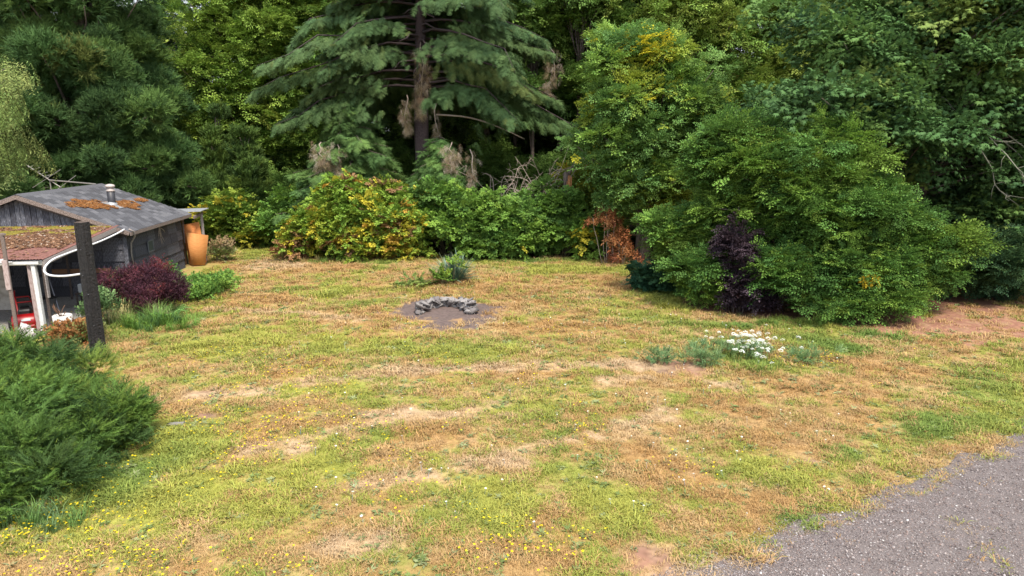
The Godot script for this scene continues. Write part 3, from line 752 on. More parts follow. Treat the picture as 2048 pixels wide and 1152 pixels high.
	# stove pipe
	var pz := -2.75; var px := -1.62; var py := EY + (-px) * (RY - EY) / 3.2
	var pipe := part("stove_pipe", lathe([Vector2(0.0, -0.2), Vector2(0.125, -0.2), Vector2(0.125, 0.5), Vector2(0.0, 0.5)], 20), M.flue_dark, o, Vector3(px, py, pz))
	part("flashing", lathe([Vector2(0.24, -0.09), Vector2(0.17, 0.02), Vector2(0.135, 0.14), Vector2(0.128, 0.14)], 20), M.galvanised, pipe, Vector3.ZERO, Vector3(0, 0, -slope * 0.6))
	part("flashing_plate", bevel_box(Vector3(0.62, 0.012, 0.5), 0.003), M.galvanised, pipe, Vector3(0.06, 0.035, 0), Vector3(0, 0, -slope))
	part("collar", lathe([Vector2(0.12, 0.5), Vector2(0.135, 0.5), Vector2(0.135, 0.56), Vector2(0.11, 0.57), Vector2(0.11, 0.63), Vector2(0.13, 0.63), Vector2(0.13, 0.66), Vector2(0.1, 0.67)], 20), M.flue_cap, pipe)
	part("cap", lathe([Vector2(0.0, 0.68), Vector2(0.155, 0.66), Vector2(0.155, 0.7), Vector2(0.13, 0.735), Vector2(0.05, 0.76), Vector2(0.0, 0.765)], 20), M.flue_cap, pipe)
	# small window
	var wz := -2.15
	var win := part("window", bevel_box(Vector3(0.02, 0.34, 0.44), 0.003), M.window_glass, o, Vector3(wr + 0.1, 1.36, wz))
	for e in [[0.19, 0.0, 0.05, 0.5], [-0.19, 0.0, 0.05, 0.5]]: part("frame", bevel_box(Vector3(0.035, 0.045, 0.5), 0.004), M.window_trim, win, Vector3(0.012, e[0], 0))
	for s in [-1, 1]: part("frame", bevel_box(Vector3(0.035, 0.336, 0.045), 0.004), M.window_trim, win, Vector3(0.01, 0, s * 0.228))
	# electric conduit down the wall
	var cp := [Vector3(-0.02, 2.2, -0.02), Vector3(0.06, 2.12, -0.14), Vector3(0.03, 1.95, -0.28), Vector3(-0.2, 1.7, -0.5), Vector3(wr + 0.09, 1.35, -0.58), Vector3(wr + 0.09, 0.92, -0.66)]
	part("conduit", tube_mesh(cp, 0.028, 0.028, 8), M.grey_wood, o)
	part("conduit_box", bevel_box(Vector3(0.09, 0.14, 0.11), 0.01), M.grey_wood, o, Vector3(wr + 0.09, 0.85, -0.67))
	# dead vine hanging under the eave
	var vs := mb()
	for k in 14:
		var a := Vector3(wr + 0.12, 1.98 - rf(0, 0.1), -3.05 + rf(-0.05, 0.05)); var b := a + Vector3(rf(-0.02, 0.1), -rf(0.15, 0.7), rf(-0.3, 0.3))
		tube(vs, [a, a.lerp(b, 0.5) + rv() * 0.05, b], [0.008, 0.006, 0.004], 4)
	var vine := part("dead_vine", done(vs), M.dead_wood, self); vine.transform = o.transform
	tag(vine, "dry vine tuft hanging under the shed eave", "vine")
	# open bay behind: post, header, boards
	bar("bay_post", Vector3(0.2, -0.1, -6.35), Vector3(0.2, 2.02, -6.35), 0.11, 0.11, M.grey_wood, o)
	bar("bay_header", Vector3(0.14, 1.98, -5.6), Vector3(0.2, 2.05, -6.5), 0.06, 0.12, M.fascia_wood, o)
	part("bay_roof", bevel_box(Vector3(2.6, 0.03, 1.0), 0.005), M.galvanised, o, Vector3(-0.9, 2.2, -6.22), Vector3(0.03, 0, 0.02))
	for k in 6: part("bay_board", bevel_box(Vector3(0.02, 2.05, 0.14), 0.003), M.dark_wood if k % 2 else M.bench_wood, o, Vector3(-0.5, 1.02, -5.5 - k * 0.152))
	bar("stud", Vector3(-0.42, 0.9, -5.98), Vector3(-0.42, 2.1, -5.98), 0.05, 0.05, M.fascia_wood, o)
	# needle litter on the roof: heaps of short needles
	var lit := thing("needle_litter", "brown fallen needles drifted around the stove pipe on the shed roof", "litter", SHED, SHED_TURN)
	lit.set_meta("kind", "stuff")
	var bt := Batch.new(); var pal := [[lin(0.24, 0.1, 0.035), 5], [lin(0.34, 0.17, 0.06), 3], [lin(0.12, 0.055, 0.025), 3], [lin(0.5, 0.34, 0.2), 0.5]]
	var cm := bevel_box(Vector3(0.008, 0.006, 0.09), 0.002)
	for e in [[-1.95, -1.75, 0.42, 1.15, 5200], [-1.6, -2.2, 0.34, 0.5, 1200], [-1.5, -3.5, 0.38, 0.85, 2900], [-1.55, -5.0, 0.2, 0.42, 900], [-1.1, -3.2, 0.25, 0.3, 500]]:
		for k in e[4]:
			var a := rf(0, TAU); var r := sqrt(rng.randf()); var lx: float = e[0] + cos(a) * r * e[2]; var lz: float = e[1] + sin(a) * r * e[3]
			if n_fine.get_noise_2d(lx * 1.3, lz * 1.3) + n_mid.get_noise_2d(lx * 2.0, lz * 2.0) < r * r * 0.6 - 0.35: continue
			if Vector2(lx - px, lz - pz).length() < 0.16: continue
			var y := EY + (-lx) * (RY - EY) / 3.2 + 0.03 + rf(0.0, 0.03) * (1.3 - r)
			bt.add(Basis.from_euler(Vector3(rf(-0.25, 0.25), rf(0, TAU), -slope + rf(-0.2, 0.2))).scaled(Vector3.ONE * rf(0.6, 1.5)), Vector3(lx, y + 0.02, lz), jit(pick(pal), 0.25, 0.05))
	copies("needles", cm, M.chip, bt, lit)
	print("shed ", Time.get_ticks_msec())

func make_lean_to() -> void:
	var o := thing("lean_to", "open lean-to with mossy red metal roof and white corner post", "lean-to", SHED, SHED_TURN)
	var R := -0.4; var L := -7.2; var zh := -0.16; var zl := 4.35; var yh := 2.32; var yl := 1.98
	var run := Vector2(zl - zh, yh - yl).length(); var sl := atan2(yh - yl, zl - zh)
	# corrugated sheets
	var n := 10; var w := (R - L) / n
	var st := mb(); st.set_smooth_group(0); var cols := 24
	for k in cols:
		var xa := -w * 0.5 - 0.03 + (w + 0.06) * k / cols; var xb := -w * 0.5 - 0.03 + (w + 0.06) * (k + 1) / cols
		var ya := 0.012 * sin(TAU * xa / 0.076); var yb := 0.012 * sin(TAU * xb / 0.076)
		for t in [0.0, -0.003]: quad(st, Vector3(xa, ya + t, -run * 0.5), Vector3(xb, yb + t, -run * 0.5), Vector3(xb, yb + t, run * 0.5), Vector3(xa, ya + t, run * 0.5))
	var sheet := done(st)
	for k in n:
		part("roof_sheet", sheet, M.red_metal, o, Vector3(R - w * (k + 0.5), (yh + yl) * 0.5 + (0.004 if k % 2 else 0.0), (zh + zl) * 0.5), Vector3(sl, 0, 0))
	# framing
	bar("beam", Vector3(R - 0.05, yl - 0.11, zl - 0.12), Vector3(L, yl - 0.11, zl - 0.12), 0.12, 0.05, M.white_paint, o, Vector3.BACK)
	bar("gutter_board", Vector3(R - 0.1, yl - 0.1, zl - 0.03), Vector3(L, yl - 0.1, zl - 0.03), 0.07, 0.03, M.white_paint, o, Vector3.BACK)
	bar("gutter_rail", Vector3(R - 0.7, yl - 0.06, zl + 0.0), Vector3(L, yl - 0.08, zl + 0.0), 0.03, 0.03, M.pvc, o, Vector3.BACK)
	bar("rafter", Vector3(R + 0.02, yl - 0.1, zl - 0.05), Vector3(R + 0.02, yh - 0.1, zh + 0.1), 0.035, 0.14, M.grey_wood, o, Vector3.UP)
	for k in 6: bar("rafter", Vector3(R - 1.1 - k * 1.1, yl - 0.08, zl - 0.16), Vector3(R - 1.1 - k * 1.1, yh - 0.08, zh + 0.15), 0.04, 0.1, M.dark_wood, o, Vector3.UP)
	bar("front_post", Vector3(R - 0.24, -0.05, zl - 0.12), Vector3(R - 0.27, yl - 0.17, zl - 0.12), 0.13, 0.1, M.white_paint, o)
	bar("post_board", Vector3(R - 0.36, -0.05, zl - 0.1), Vector3(R - 0.4, yl - 0.17, zl - 0.14), 0.09, 0.05, M.pink_wood, o)
	bar("corner_post", Vector3(R - 0.06, -0.05, zl - 0.14), Vector3(R - 0.06, yl - 0.17, zl - 0.14), 0.07, 0.07, M.dark_wood, o)
	bar("hanging_board", Vector3(R + 0.01, 0.95, zl - 0.09), Vector3(R + 0.0, yl - 0.05, zl - 0.09), 0.1, 0.03, M.grey_wood, o)
	# inner partition and floor
	part("partition", bevel_box(Vector3(2.9, 1.95, 0.06), 0.01), M.cream_wall, o, Vector3(-4.3, 0.97, 1.6))
	bar("partition_trim", Vector3(-2.83, 0, 1.63), Vector3(-2.83, 1.95, 1.63), 0.04, 0.08, M.grey_wood, o)
	part("slab", bevel_box(Vector3(6.9, 0.12, 4.5), 0.02), M.concrete, o, Vector3(-3.9, 0.0, 2.2))
	bar("work_bench_shelf", Vector3(-2.2, 0.98, 0.5), Vector3(R - 0.1, 0.98, 0.5), 0.14, 0.04, M.bench_wood, o, Vector3.BACK)
	bar("stud", Vector3(R - 0.55, 0.1, 0.55), Vector3(R - 0.55, 2.1, 0.55), 0.09, 0.05, M.dark_wood, o)
	bar("stud", Vector3(R - 1.3, 0.1, 0.55), Vector3(R - 1.3, 2.1, 0.55), 0.06, 0.05, M.dark_wood, o)
	# moss and litter on the sheets
	var lit := thing("roof_debris", "moss and leaf litter covering the upper lean-to roof", "litter", SHED, SHED_TURN)
	lit.set_meta("kind", "stuff")
	var bt := Batch.new(); var ms := Batch.new()
	var pal := [[lin(0.1, 0.055, 0.035), 5], [lin(0.17, 0.09, 0.05), 4], [lin(0.26, 0.16, 0.1), 2], [lin(0.4, 0.33, 0.27), 0.5]]
	for k in 30000:
		var x := rf(L + 0.1, R - 0.1); var v := rng.randf(); var z := lerpf(zh + 0.1, zl - 0.05, v)
		var lim := 0.74 + 0.2 * n_mid.get_noise_2d(x * 1.3, 5.0) + 0.06 * n_fine.get_noise_2d(x * 1.5, 0.0)
		if v > lim and rng.randf() > 0.03: continue
		if x < -5.2: continue
		var y := lerpf(yh, yl, (z - zh) / (zl - zh))
		var moss := n_mid.get_noise_2d(x * 0.8, z * 1.6 + 11.0) + 0.6 * n_fine.get_noise_2d(x, z) + (0.4 if v < 0.33 else -0.5)
		if moss > 0.38: ms.add(Basis.from_euler(Vector3(0, rf(0, TAU), 0)).scaled(Vector3(1, rf(0.5, 1.1), 1) * rf(0.018, 0.04)), Vector3(x, y + 0.015, z), jit(lin(0.17, 0.14, 0.03), 0.35, 0.15))
		else: bt.add(Basis.from_euler(Vector3(rf(-0.4, 0.4), rf(0, TAU), rf(-0.4, 0.4))).scaled(Vector3.ONE * rf(0.5, 1.4)), Vector3(x, y + 0.016 + rf(0, 0.02), z), jit(pick(pal), 0.3, 0.05))
	copies("leaf_litter", bevel_box(Vector3(0.03, 0.008, 0.06), 0.002), M.chip, bt, lit)
	copies("moss", pebble(5.0), M.chip, ms, lit)

func make_shed_things() -> void:
	var f := Transform3D(Basis(Vector3.UP, SHED_TURN), SHED)
	# charred pole
	var pole := thing("charred_pole", "thick charred black pole stub standing beside the lean-to", "pole", Vector3(-9.86, 0, -15.65))
	var st := mb(); st.set_smooth_group(0); var N := 56; var H := 3.12; var rows := 26; var vs := []
	var nz := FastNoiseLite.new(); nz.seed = 5; nz.frequency = 0.8; nz.fractal_octaves = 3
	for j in rows + 1:
		var y := -0.2 + (H + 0.2) * j / rows; var ring := []
		for k in N:
			var a := TAU * k / N; var sq := 1.0 / pow(pow(absf(cos(a)), 5.0) + pow(absf(sin(a)), 5.0), 0.2)
			var r := 0.138 * lerpf(1.0, sq, 0.75) * lerpf(1.06, 0.98, y / H)
			var crack := nz.get_noise_3d(cos(a) * 9.0, y * 0.35, sin(a) * 9.0)
			r += -0.042 * smoothstep(0.1, 0.35, crack) + 0.006 * nz.get_noise_3d(cos(a) * 14.0, y * 4.0, sin(a) * 14.0)
			ring.append(Vector3(cos(a + 0.25) * r, y, sin(a + 0.25) * r))
		vs.append(ring)
	for j in rows:
		for k in N: quad(st, vs[j][k], vs[j][(k + 1) % N], vs[j + 1][(k + 1) % N], vs[j + 1][k])
	part("shaft", done(st), M.charred, pole)
	var tp := mb()
	for k in N: tri(tp, Vector3(0, H - 0.02, 0), vs[rows][(k + 1) % N], vs[rows][k], Color.WHITE)
	part("cut_top", done(tp), M.pole_top, pole)
	for e in [[0.6, 1.9], [1.2, 1.45], [0.9, 2.5], [1.5, 0.7]]: part("nail", bevel_box(Vector3(0.018, 0.018, 0.05), 0.004), M.steel, pole, Vector3(0.12 * sin(e[0] - 0.9), e[1], 0.14))
	# white conduit from shed eave round to the pole
	var cpts := [f * Vector3(-0.16, 2.2, -0.02), f * Vector3(-0.2, 2.12, 0.5), f * Vector3(-0.28, 2.02, 1.4), f * Vector3(-0.31, 1.98, 2.3), f * Vector3(-0.31, 1.95, 3.3), f * Vector3(-0.31, 1.91, 4.0), f * Vector3(-0.3, 1.8, 4.4), f * Vector3(-0.22, 1.69, 4.62), f * Vector3(0.0, 1.62, 4.75), f * Vector3(0.45, 1.64, 4.95), f * Vector3(1.0, 1.74, 5.25), Vector3(-9.95, 1.86, -15.68)]
	var cd := part("white_conduit", tube_mesh(smooth(cpts, 4), 0.026, 0.026, 10), M.pvc, self)
	tag(cd, "white plastic conduit looping from lean-to rafter to charred pole", "conduit")
	# thin rusty pole
	var rp := thing("thin_post", "thin rusty post in front of the lean-to with sleeve", "post", Vector3(-12.55, 0, -16.75), 0.0)
	bar("shaft", Vector3(0, -0.1, 0), Vector3(0, 2.72, 0), 0.08, 0.06, M.rust_pole, rp)
	bar("sleeve", Vector3(-0.01, 1.3, 0.045), Vector3(-0.01, 2.05, 0.045), 0.11, 0.03, M.pink_wood, rp)
	bar("top_cleat", Vector3(-0.08, 2.66, 0), Vector3(0.08, 2.69, 0), 0.05, 0.07, M.rust_pole, rp, Vector3.BACK)
	bar("arm", Vector3(-0.5, 2.0, 0.01), Vector3(-0.05, 2.05, 0.02), 0.06, 0.04, M.pvc, rp, Vector3.BACK)
	# plywood sheets leaning in the open bay
	var p1 := mb(); var a := [Vector3(-0.4, 1.36, 0), Vector3(0.42, 1.2, 0), Vector3(0.2, 0.0, 0), Vector3(-0.3, 0.02, 0)]
	slab_poly(p1, a, 0.016)
	var s1 := part("plywood_sheet", done(p1), M.plywood, self, f * Vector3(0.16, 0.02, -5.72), Vector3(-0.1, SHED_TURN + 0.3, 0))
	tag(s1, "tapered orange plywood sheet leaning at the open end of shed", "plywood")
	var p2 := mb(); slab_poly(p2, [Vector3(-0.42, 1.66, 0), Vector3(0.22, 1.72, 0), Vector3(0.28, 0.05, 0), Vector3(-0.36, 0.0, 0)], 0.016)
	var s2 := part("plywood_sheet", done(p2), M.plywood_red, self, f * Vector3(0.05, 0.02, -6.02), Vector3(-0.08, SHED_TURN + 0.3, 0.05))
	tag(s2, "taller reddish plywood sheet standing behind the tapered plywood sheet", "plywood")
	# television antenna behind the shed
	var an := thing("roof_antenna", "bent metal television antenna sticking up behind the shed roof", "antenna", Vector3(-19.3, -0.25, -28.9))
	bar("mast", Vector3(0, -0.1, 0), Vector3(0, 3.62, 0), 0.04, 0.04, M.aluminium, an)
	bar("boom", Vector3(-0.9, 4.25, 0), Vector3(0.45, 3.3, 0.02), 0.035, 0.035, M.aluminium, an)
	bar("mast_arm", Vector3(0.0, 3.62, 0.05), Vector3(1.9, 3.45, 0.0), 0.045, 0.045, M.aluminium, an)
	bar("element", Vector3(-0.7, 3.3, 0.1), Vector3(0.45, 4.05, -0.1), 0.022, 0.022, M.aluminium, an)
	bar("element", Vector3(0.35, 3.25, 0.1), Vector3(1.05, 3.8, -0.1), 0.022, 0.022, M.aluminium, an)
	for k in 5: bar("element", Vector3(-0.75 + k * 0.14, 4.14 - k * 0.1, 0.12), Vector3(-0.55 + k * 0.14, 4.24 - k * 0.1, -0.12), 0.015, 0.015, M.aluminium, an)
	# red tiller
	var t := thing("rotary_tiller", "red rotary tiller with red handlebars parked under lean-to", "tiller", Vector3(-12.75, 0.06, -17.35), 0.5)
	part("hood", lathe([Vector2(0.0, -0.26), Vector2(0.2, -0.26), Vector2(0.215, -0.22), Vector2(0.215, 0.22), Vector2(0.2, 0.26), Vector2(0, 0.26)], 20), M.red_paint, t, Vector3(0.0, 0.24, 0), Vector3(0, 0, PI / 2))
	part("skirt", bevel_box(Vector3(0.5, 0.16, 0.36), 0.03), M.red_paint, t, Vector3(0, 0.12, 0.06))
	part("label_plate", bevel_box(Vector3(0.2, 0.05, 0.012), 0.003), M.card, t, Vector3(0.05, 0.33, 0.195), Vector3(-0.5, 0, 0))
	part("engine", bevel_box(Vector3(0.3, 0.26, 0.28), 0.04), M.black_plastic, t, Vector3(0.0, 0.42, -0.24))
	for s in [-1, 1]:
		var wh := part("wheel", lathe([Vector2(0.05, -0.05), Vector2(0.14, -0.055), Vector2(0.165, -0.03), Vector2(0.165, 0.03), Vector2(0.14, 0.055), Vector2(0.05, 0.05)], 18), M.rubber, t, Vector3(s * 0.32, 0.165, -0.2), Vector3(0, 0, PI / 2))
		part("rim", lathe([Vector2(0, -0.04), Vector2(0.07, -0.05), Vector2(0.07, 0.05), Vector2(0, 0.04)], 14), M.steel, wh)
		part("handlebar", tube_mesh(smooth([Vector3(s * 0.16, 0.25, -0.3), Vector3(s * 0.2, 0.55, -0.55), Vector3(s * 0.26, 0.82, -0.85), Vector3(s * 0.28, 0.9, -1.1)], 4), 0.02, 0.02, 8), M.red_paint, t)
	bar("cross_bar", Vector3(-0.22, 0.65, -0.66), Vector3(0.22, 0.65, -0.66), 0.03, 0.03, M.red_paint, t)
	# second red frame: mower handle behind
	var mo := thing("push_mower", "red tubular mower frame standing behind the red tiller", "mower", f * Vector3(-1.75, 0.06, 3.0), 0.5)
	part("deck", bevel_box(Vector3(0.45, 0.12, 0.5), 0.04), M.red_paint, mo, Vector3(0, 0.16, 0))
	for s in [-1, 1]:
		for q in [-1, 1]: part("wheel", lathe([Vector2(0.0, -0.03), Vector2(0.1, -0.03), Vector2(0.11, 0.0), Vector2(0.1, 0.03), Vector2(0, 0.03)], 16), M.rubber, mo, Vector3(s * 0.26, 0.11, q * 0.2), Vector3(0, 0, PI / 2))
		part("handle", tube_mesh(smooth([Vector3(s * 0.2, 0.2, -0.2), Vector3(s * 0.2, 0.55, 0.1), Vector3(s * 0.2, 0.75, 0.45)], 4), 0.016, 0.016, 8), M.red_paint, mo)
	bar("handle_bar", Vector3(-0.2, 0.75, 0.45), Vector3(0.2, 0.75, 0.45), 0.03, 0.03, M.red_paint, mo)
	part("engine", bevel_box(Vector3(0.22, 0.18, 0.22), 0.03), M.black_plastic, mo, Vector3(0, 0.3, -0.02))
	# dark chair
	var ch := thing("folding_chair", "dark folding chair standing under the lean-to", "chair", f * Vector3(-1.6, 0.06, 2.1), 0.9)
	part("seat", bevel_box(Vector3(0.42, 0.03, 0.4), 0.01), M.black_plastic, ch, Vector3(0, 0.44, 0))
	part("backrest", bevel_box(Vector3(0.4, 0.5, 0.025), 0.012), M.black_plastic, ch, Vector3(0, 0.78, -0.24), Vector3(-0.22, 0, 0))
	for s in [-1, 1]:
		bar("leg", Vector3(s * 0.2, 0, 0.22), Vector3(s * 0.2, 0.9, -0.27), 0.022, 0.022, M.steel, ch)
		bar("leg", Vector3(s * 0.18, 0, -0.24), Vector3(s * 0.18, 0.44, 0.16), 0.022, 0.022, M.steel, ch)
	# box on bench, planter, rag pile
	var bx := part("cardboard_box", bevel_box(Vector3(0.42, 0.26, 0.3), 0.012), M.card, self, f * Vector3(-0.85, 0.61, 1.3), Vector3(0, 0.2, 0)); tag(bx, "pale printed box on a low stand under lean-to", "box")
	var sd := thing("low_stand", "dark low wooden stand holding the pale box", "stand", f * Vector3(-0.85, 0.06, 1.3), 0.2)
	part("top", bevel_box(Vector3(0.6, 0.03, 0.4), 0.006), M.dark_wood, sd, Vector3(0, 0.4, 0))
	for s in [-1, 1]:
		for q in [-1, 1]: bar("leg", Vector3(s * 0.26, 0, q * 0.16), Vector3(s * 0.26, 0.385, q * 0.16), 0.05, 0.05, M.dark_wood, sd)
	var pl := thing("planter", "round pale concrete planter beside the white post", "planter", Vector3(-11.55, 0.0, -17.05))
	part("pot", lathe([Vector2(0, 0), Vector2(0.19, 0), Vector2(0.2, 0.02), Vector2(0.225, 0.56), Vector2(0.2, 0.575), Vector2(0.19, 0.5), Vector2(0, 0.5)], 28), M.planter, pl)
	part("soil", lathe([Vector2(0.19, 0.51), Vector2(0.1, 0.53), Vector2(0, 0.535)], 20), M.dark_wood, pl)
	var dp := mb()
	for k in 8:
		var d := Vector3(rf(-0.16, 0.16), rf(0.15, 0.4), rf(-0.1, 0.1)); tube(dp, [Vector3(-0.03, 0.5, 0), Vector3(-0.03, 0.5, 0) + d * 0.6 + rv() * 0.03, Vector3(-0.03, 0.5, 0) + d], [0.01, 0.007, 0.004], 4)
	var dsp := part("dry_plant", done(dp), M.bench_wood, self, pl.position); tag(dsp, "dead leafless plant growing in the round planter", "plant")
	var rg := mb(); rg.set_smooth_group(0); blob(rg, Vector3(0, 0.1, 0), Vector3(0.2, 0.14, 0.18), 7.0, 0.7); blob(rg, Vector3(-0.08, 0.26, 0.03), Vector3(0.14, 0.12, 0.12), 9.0, 0.8)
	var rgo := part("rag_bundle", done(rg), M.rag, self, Vector3(-12.25, 0.04, -16.75)); tag(rgo, "crumpled off-white cloth bundle at foot of the white post", "cloth")
	print("shed things ", Time.get_ticks_msec())

func smooth(p: Array, k: int) -> Array:
	var out := []
	for i in p.size() - 1:
		var a: Vector3 = p[maxi(i - 1, 0)]; var d: Vector3 = p[mini(i + 2, p.size() - 1)]
		for j in k: out.append((p[i] as Vector3).cubic_interpolate(p[i + 1], a, d, float(j) / k))
	out.append(p[-1]); return out
func slab_poly(st: SurfaceTool, a: Array, t: float) -> void:
	var b := []
	for v in a: b.append(v - Vector3(0, 0, t))
	quad(st, a[0], a[1], a[2], a[3]); quad(st, b[3], b[2], b[1], b[0])
	for i in 4: quad(st, a[i], b[i], b[(i + 1) % 4], a[(i + 1) % 4])
func blob(st: SurfaceTool, c: Vector3, r: Vector3, fr: float, amp: float, seg := 14) -> void:
	var sp := SphereMesh.new(); sp.radial_segments = seg; sp.rings = seg / 2; sp.radius = 1.0; sp.height = 2.0
	var arr := sp.get_mesh_arrays(); var v: PackedVector3Array = arr[Mesh.ARRAY_VERTEX]; var ix: PackedInt32Array = arr[Mesh.ARRAY_INDEX]
	for i in ix.size():
		var p := v[ix[i]]; var q := p * (1.0 + amp * n_mid.get_noise_3dv(p * fr * 0.4 + c * 10.0))
		st.set_color(Color.WHITE); st.add_vertex(c + q * r)

# ------------------------------------------------------------------ woods
func make_forest() -> void:
	var brown := lin(0.12, 0.08, 0.05)
	var oval := [spray(0.62, 5, 6, 0.105, 0.06, 0, 0.35, brown), spray(0.55, 4, 6, 0.1, 0.065, 0, 0.45, brown)]
	var lobed := [spray(0.6, 3, 5, 0.17, 0.1, 2, 0.35, brown), spray(0.55, 3, 4, 0.18, 0.1, 2, 0.45, brown)]
	var fine := [spray(0.5, 6, 7, 0.062, 0.04, 0, 0.35, brown), spray(0.45, 5, 7, 0.065, 0.042, 0, 0.45, brown)]
	var bram := [spray(0.55, 3, 5, 0.105, 0.085, 1, 0.45, brown), spray(0.5, 3, 4, 0.115, 0.09, 1, 0.55, brown)]
	var frond := [needle_frond(0.75, 30, 0.02, 0.35), needle_frond(0.65, 28, 0.02, 0.7)]
	var seq := [tuft(0.42, 16, 0.022, 0.75), tuft(0.38, 14, 0.024, 0.95)]
	var fan := [tuft(0.4, 14, 0.028, 0.35), tuft(0.34, 12, 0.03, 0.5)]
	var will := [spray(0.75, 0, 16, 0.1, 0.022, 0, 0.5, brown), spray(0.85, 1, 14, 0.11, 0.024, 0, 0.6, brown)]
	# giant sequoia behind the shed
	var lobes := []
	for k in 9:
		var y := 1.6 + k * 2.3; lobes.append([Vector3(0, y, 0), Vector3(1, 0.42, 1) * lerpf(5.3, 1.2, pow(k / 8.0, 1.15))])
	tree("sequoia_tree", "huge dark blue-green conifer with fluffy foliage behind the shed", "tree", Vector3(-20.9, 0, -34.5), lobes, 0.75, 1, 420, 0.85, 95, seq, M.needle, [[lin(0.062, 0.12, 0.03), 4], [lin(0.085, 0.15, 0.034), 3], [lin(0.048, 0.095, 0.027), 3], [lin(0.1, 0.13, 0.03), 0.3]], 2, 1.0, M.bark, "", 0.7, 0.2)
	tree("sequoia_tree", "dark conifer partly hidden behind the huge fluffy one", "tree", Vector3(-29.5, 0, -37.5), lobes, 0.7, 1, 200, 0.95, 80, seq, M.needle, [[lin(0.04, 0.095, 0.04), 4], [lin(0.055, 0.11, 0.04), 3]], 2, 1.15, M.bark, "", 0.7, 0.2)
	# weeping willow at the left
	tree("willow_tree", "pale green weeping willow hanging over the shed roof", "tree", Vector3(-20.6, 0, -23.6), [[Vector3(0, 5.9, 0), Vector3(4.1, 3.0, 3.3)], [Vector3(0.9, 4.6, 0.6), Vector3(2.9, 1.7, 2.2)]], 0.4, 1, 330, 0.6, 44, will, M.leaf, [[lin(0.21, 0.29, 0.08), 4], [lin(0.28, 0.34, 0.11), 3], [lin(0.15, 0.23, 0.06), 2]], 1, 1.0, M.bark, "", 0.66, 0.25)
	# bright deciduous trees left of centre
	var bright := [[lin(0.18, 0.29, 0.045), 4], [lin(0.24, 0.35, 0.055), 3], [lin(0.13, 0.23, 0.04), 2], [lin(0.3, 0.37, 0.07), 0.8]]
	var crownA := [[Vector3(0, 8.5, 0), Vector3(4.2, 5.2, 3.6)], [Vector3(-1.5, 5.0, 0.8), Vector3(3.0, 2.6, 2.6)], [Vector3(1.6, 12, 0), Vector3(3.0, 3.4, 2.8)]]
	tree("deciduous_tree", "bright yellow-green leafy tree between fluffy conifer and big spruce", "tree", Vector3(-15.6, 0, -41.0), crownA, 0.3, 1, 190, 0.95, 44, oval, M.leaf, bright, 0, 1.25, M.bark, "", 0.5)
	tree("deciduous_tree", "mid green leafy tree left behind the big spruce", "tree", Vector3(-10.6, 0, -42.5), crownA, 0.28, 1, 170, 0.95, 44, oval, M.leaf, [[lin(0.14, 0.24, 0.04), 4], [lin(0.19, 0.29, 0.045), 3], [lin(0.1, 0.19, 0.035), 2]], 0, 1.25, M.bark, "", 0.5)
	# narrow cedars
	for e in [[-15.0, -35.6, 7.4, 1.05, "tall narrow cedar column beside the huge fluffy conifer"], [-13.3, -35.0, 6.2, 1.0, "shorter narrow cedar column next to the tall one"]]:
		var lb := []
		for k in 6: lb.append([Vector3(0, e[2] * (0.08 + 0.15 * k), 0), Vector3(e[3], e[2] * 0.13, e[3]) * lerpf(1.0, 0.3, k / 5.0)])
		tree("cedar_tree", e[4], "tree", Vector3(e[0], 0, e[1]), lb, 0.14, 1, 90, 0.4, 40, fan, M.needle, [[lin(0.07, 0.12, 0.022), 4], [lin(0.1, 0.155, 0.025), 2], [lin(0.05, 0.09, 0.02), 2]], 3, 1.0, M.bark, "", 0.7)
	# the big spruce
	var sp := [[lin(0.055, 0.1, 0.03), 4], [lin(0.08, 0.13, 0.04), 3], [lin(0.042, 0.082, 0.026), 3], [lin(0.09, 0.12, 0.03), 1.5]]
	spruce("spruce_tree", "big old spruce with dark bare trunk and drooping bluish branches", Vector3(-4.35, 0, -34.2), 21.0, 7.4, 7.6, 0.42, 150, frond, M.needle, sp, 0.75, M.spruce_bark, "", 0.3, 3.6, 0.4, 0.45)
	spruce("young_fir_tree", "young green fir growing low beside the big spruce trunk", Vector3(-7.6, 0, -33.0), 7.4, 1.4, 3.4, 0.12, 70, frond, M.needle, [[lin(0.06, 0.118, 0.032), 4], [lin(0.085, 0.155, 0.038), 3]], 0.9, M.bark, "", 0.12, 1.5, 0.25)
	spruce("young_fir_tree", "smaller green fir in front of the big spruce trunk", Vector3(-3.3, 0, -32.3), 5.3, 1.0, 2.4, 0.1, 60, frond, M.needle, [[lin(0.07, 0.138, 0.035), 4], [lin(0.095, 0.175, 0.04), 3]], 0.85, M.bark, "", 0.1, 1.6, 0.3)
	# dark woods behind: conifers and thin-trunked trees
	var darkp := sp
	for e in [[-22.5, -47, 19, "far left"], [-7.0, -48.0, 20, ""], [-1.0, -50.5, 21, ""], [7.2, -49.0, 20, ""], [12.5, -50, 21, ""], [19.5, -48, 20, ""], [26.5, -46, 20, ""], [-14.5, -50, 20, ""]]:
		spruce("forest_conifer", "dark conifer standing deep in the woods behind the yard", Vector3(e[0], 0, e[1]), e[2], 1.5, 4.6, 0.3, 90, frond, M.needle, darkp, 1.5, M.bark, "conifers deep in the woods", 0.15, 1.0, 0.3)
	var thin := [[-1.6, -39.0], [0.3, -41.5], [1.2, -38.0], [2.7, -40.2], [3.4, -37.2], [4.3, -43.0], [6.1, -41.0], [-0.4, -45.0], [2.2, -46.0], [-8.4, -45.0]]
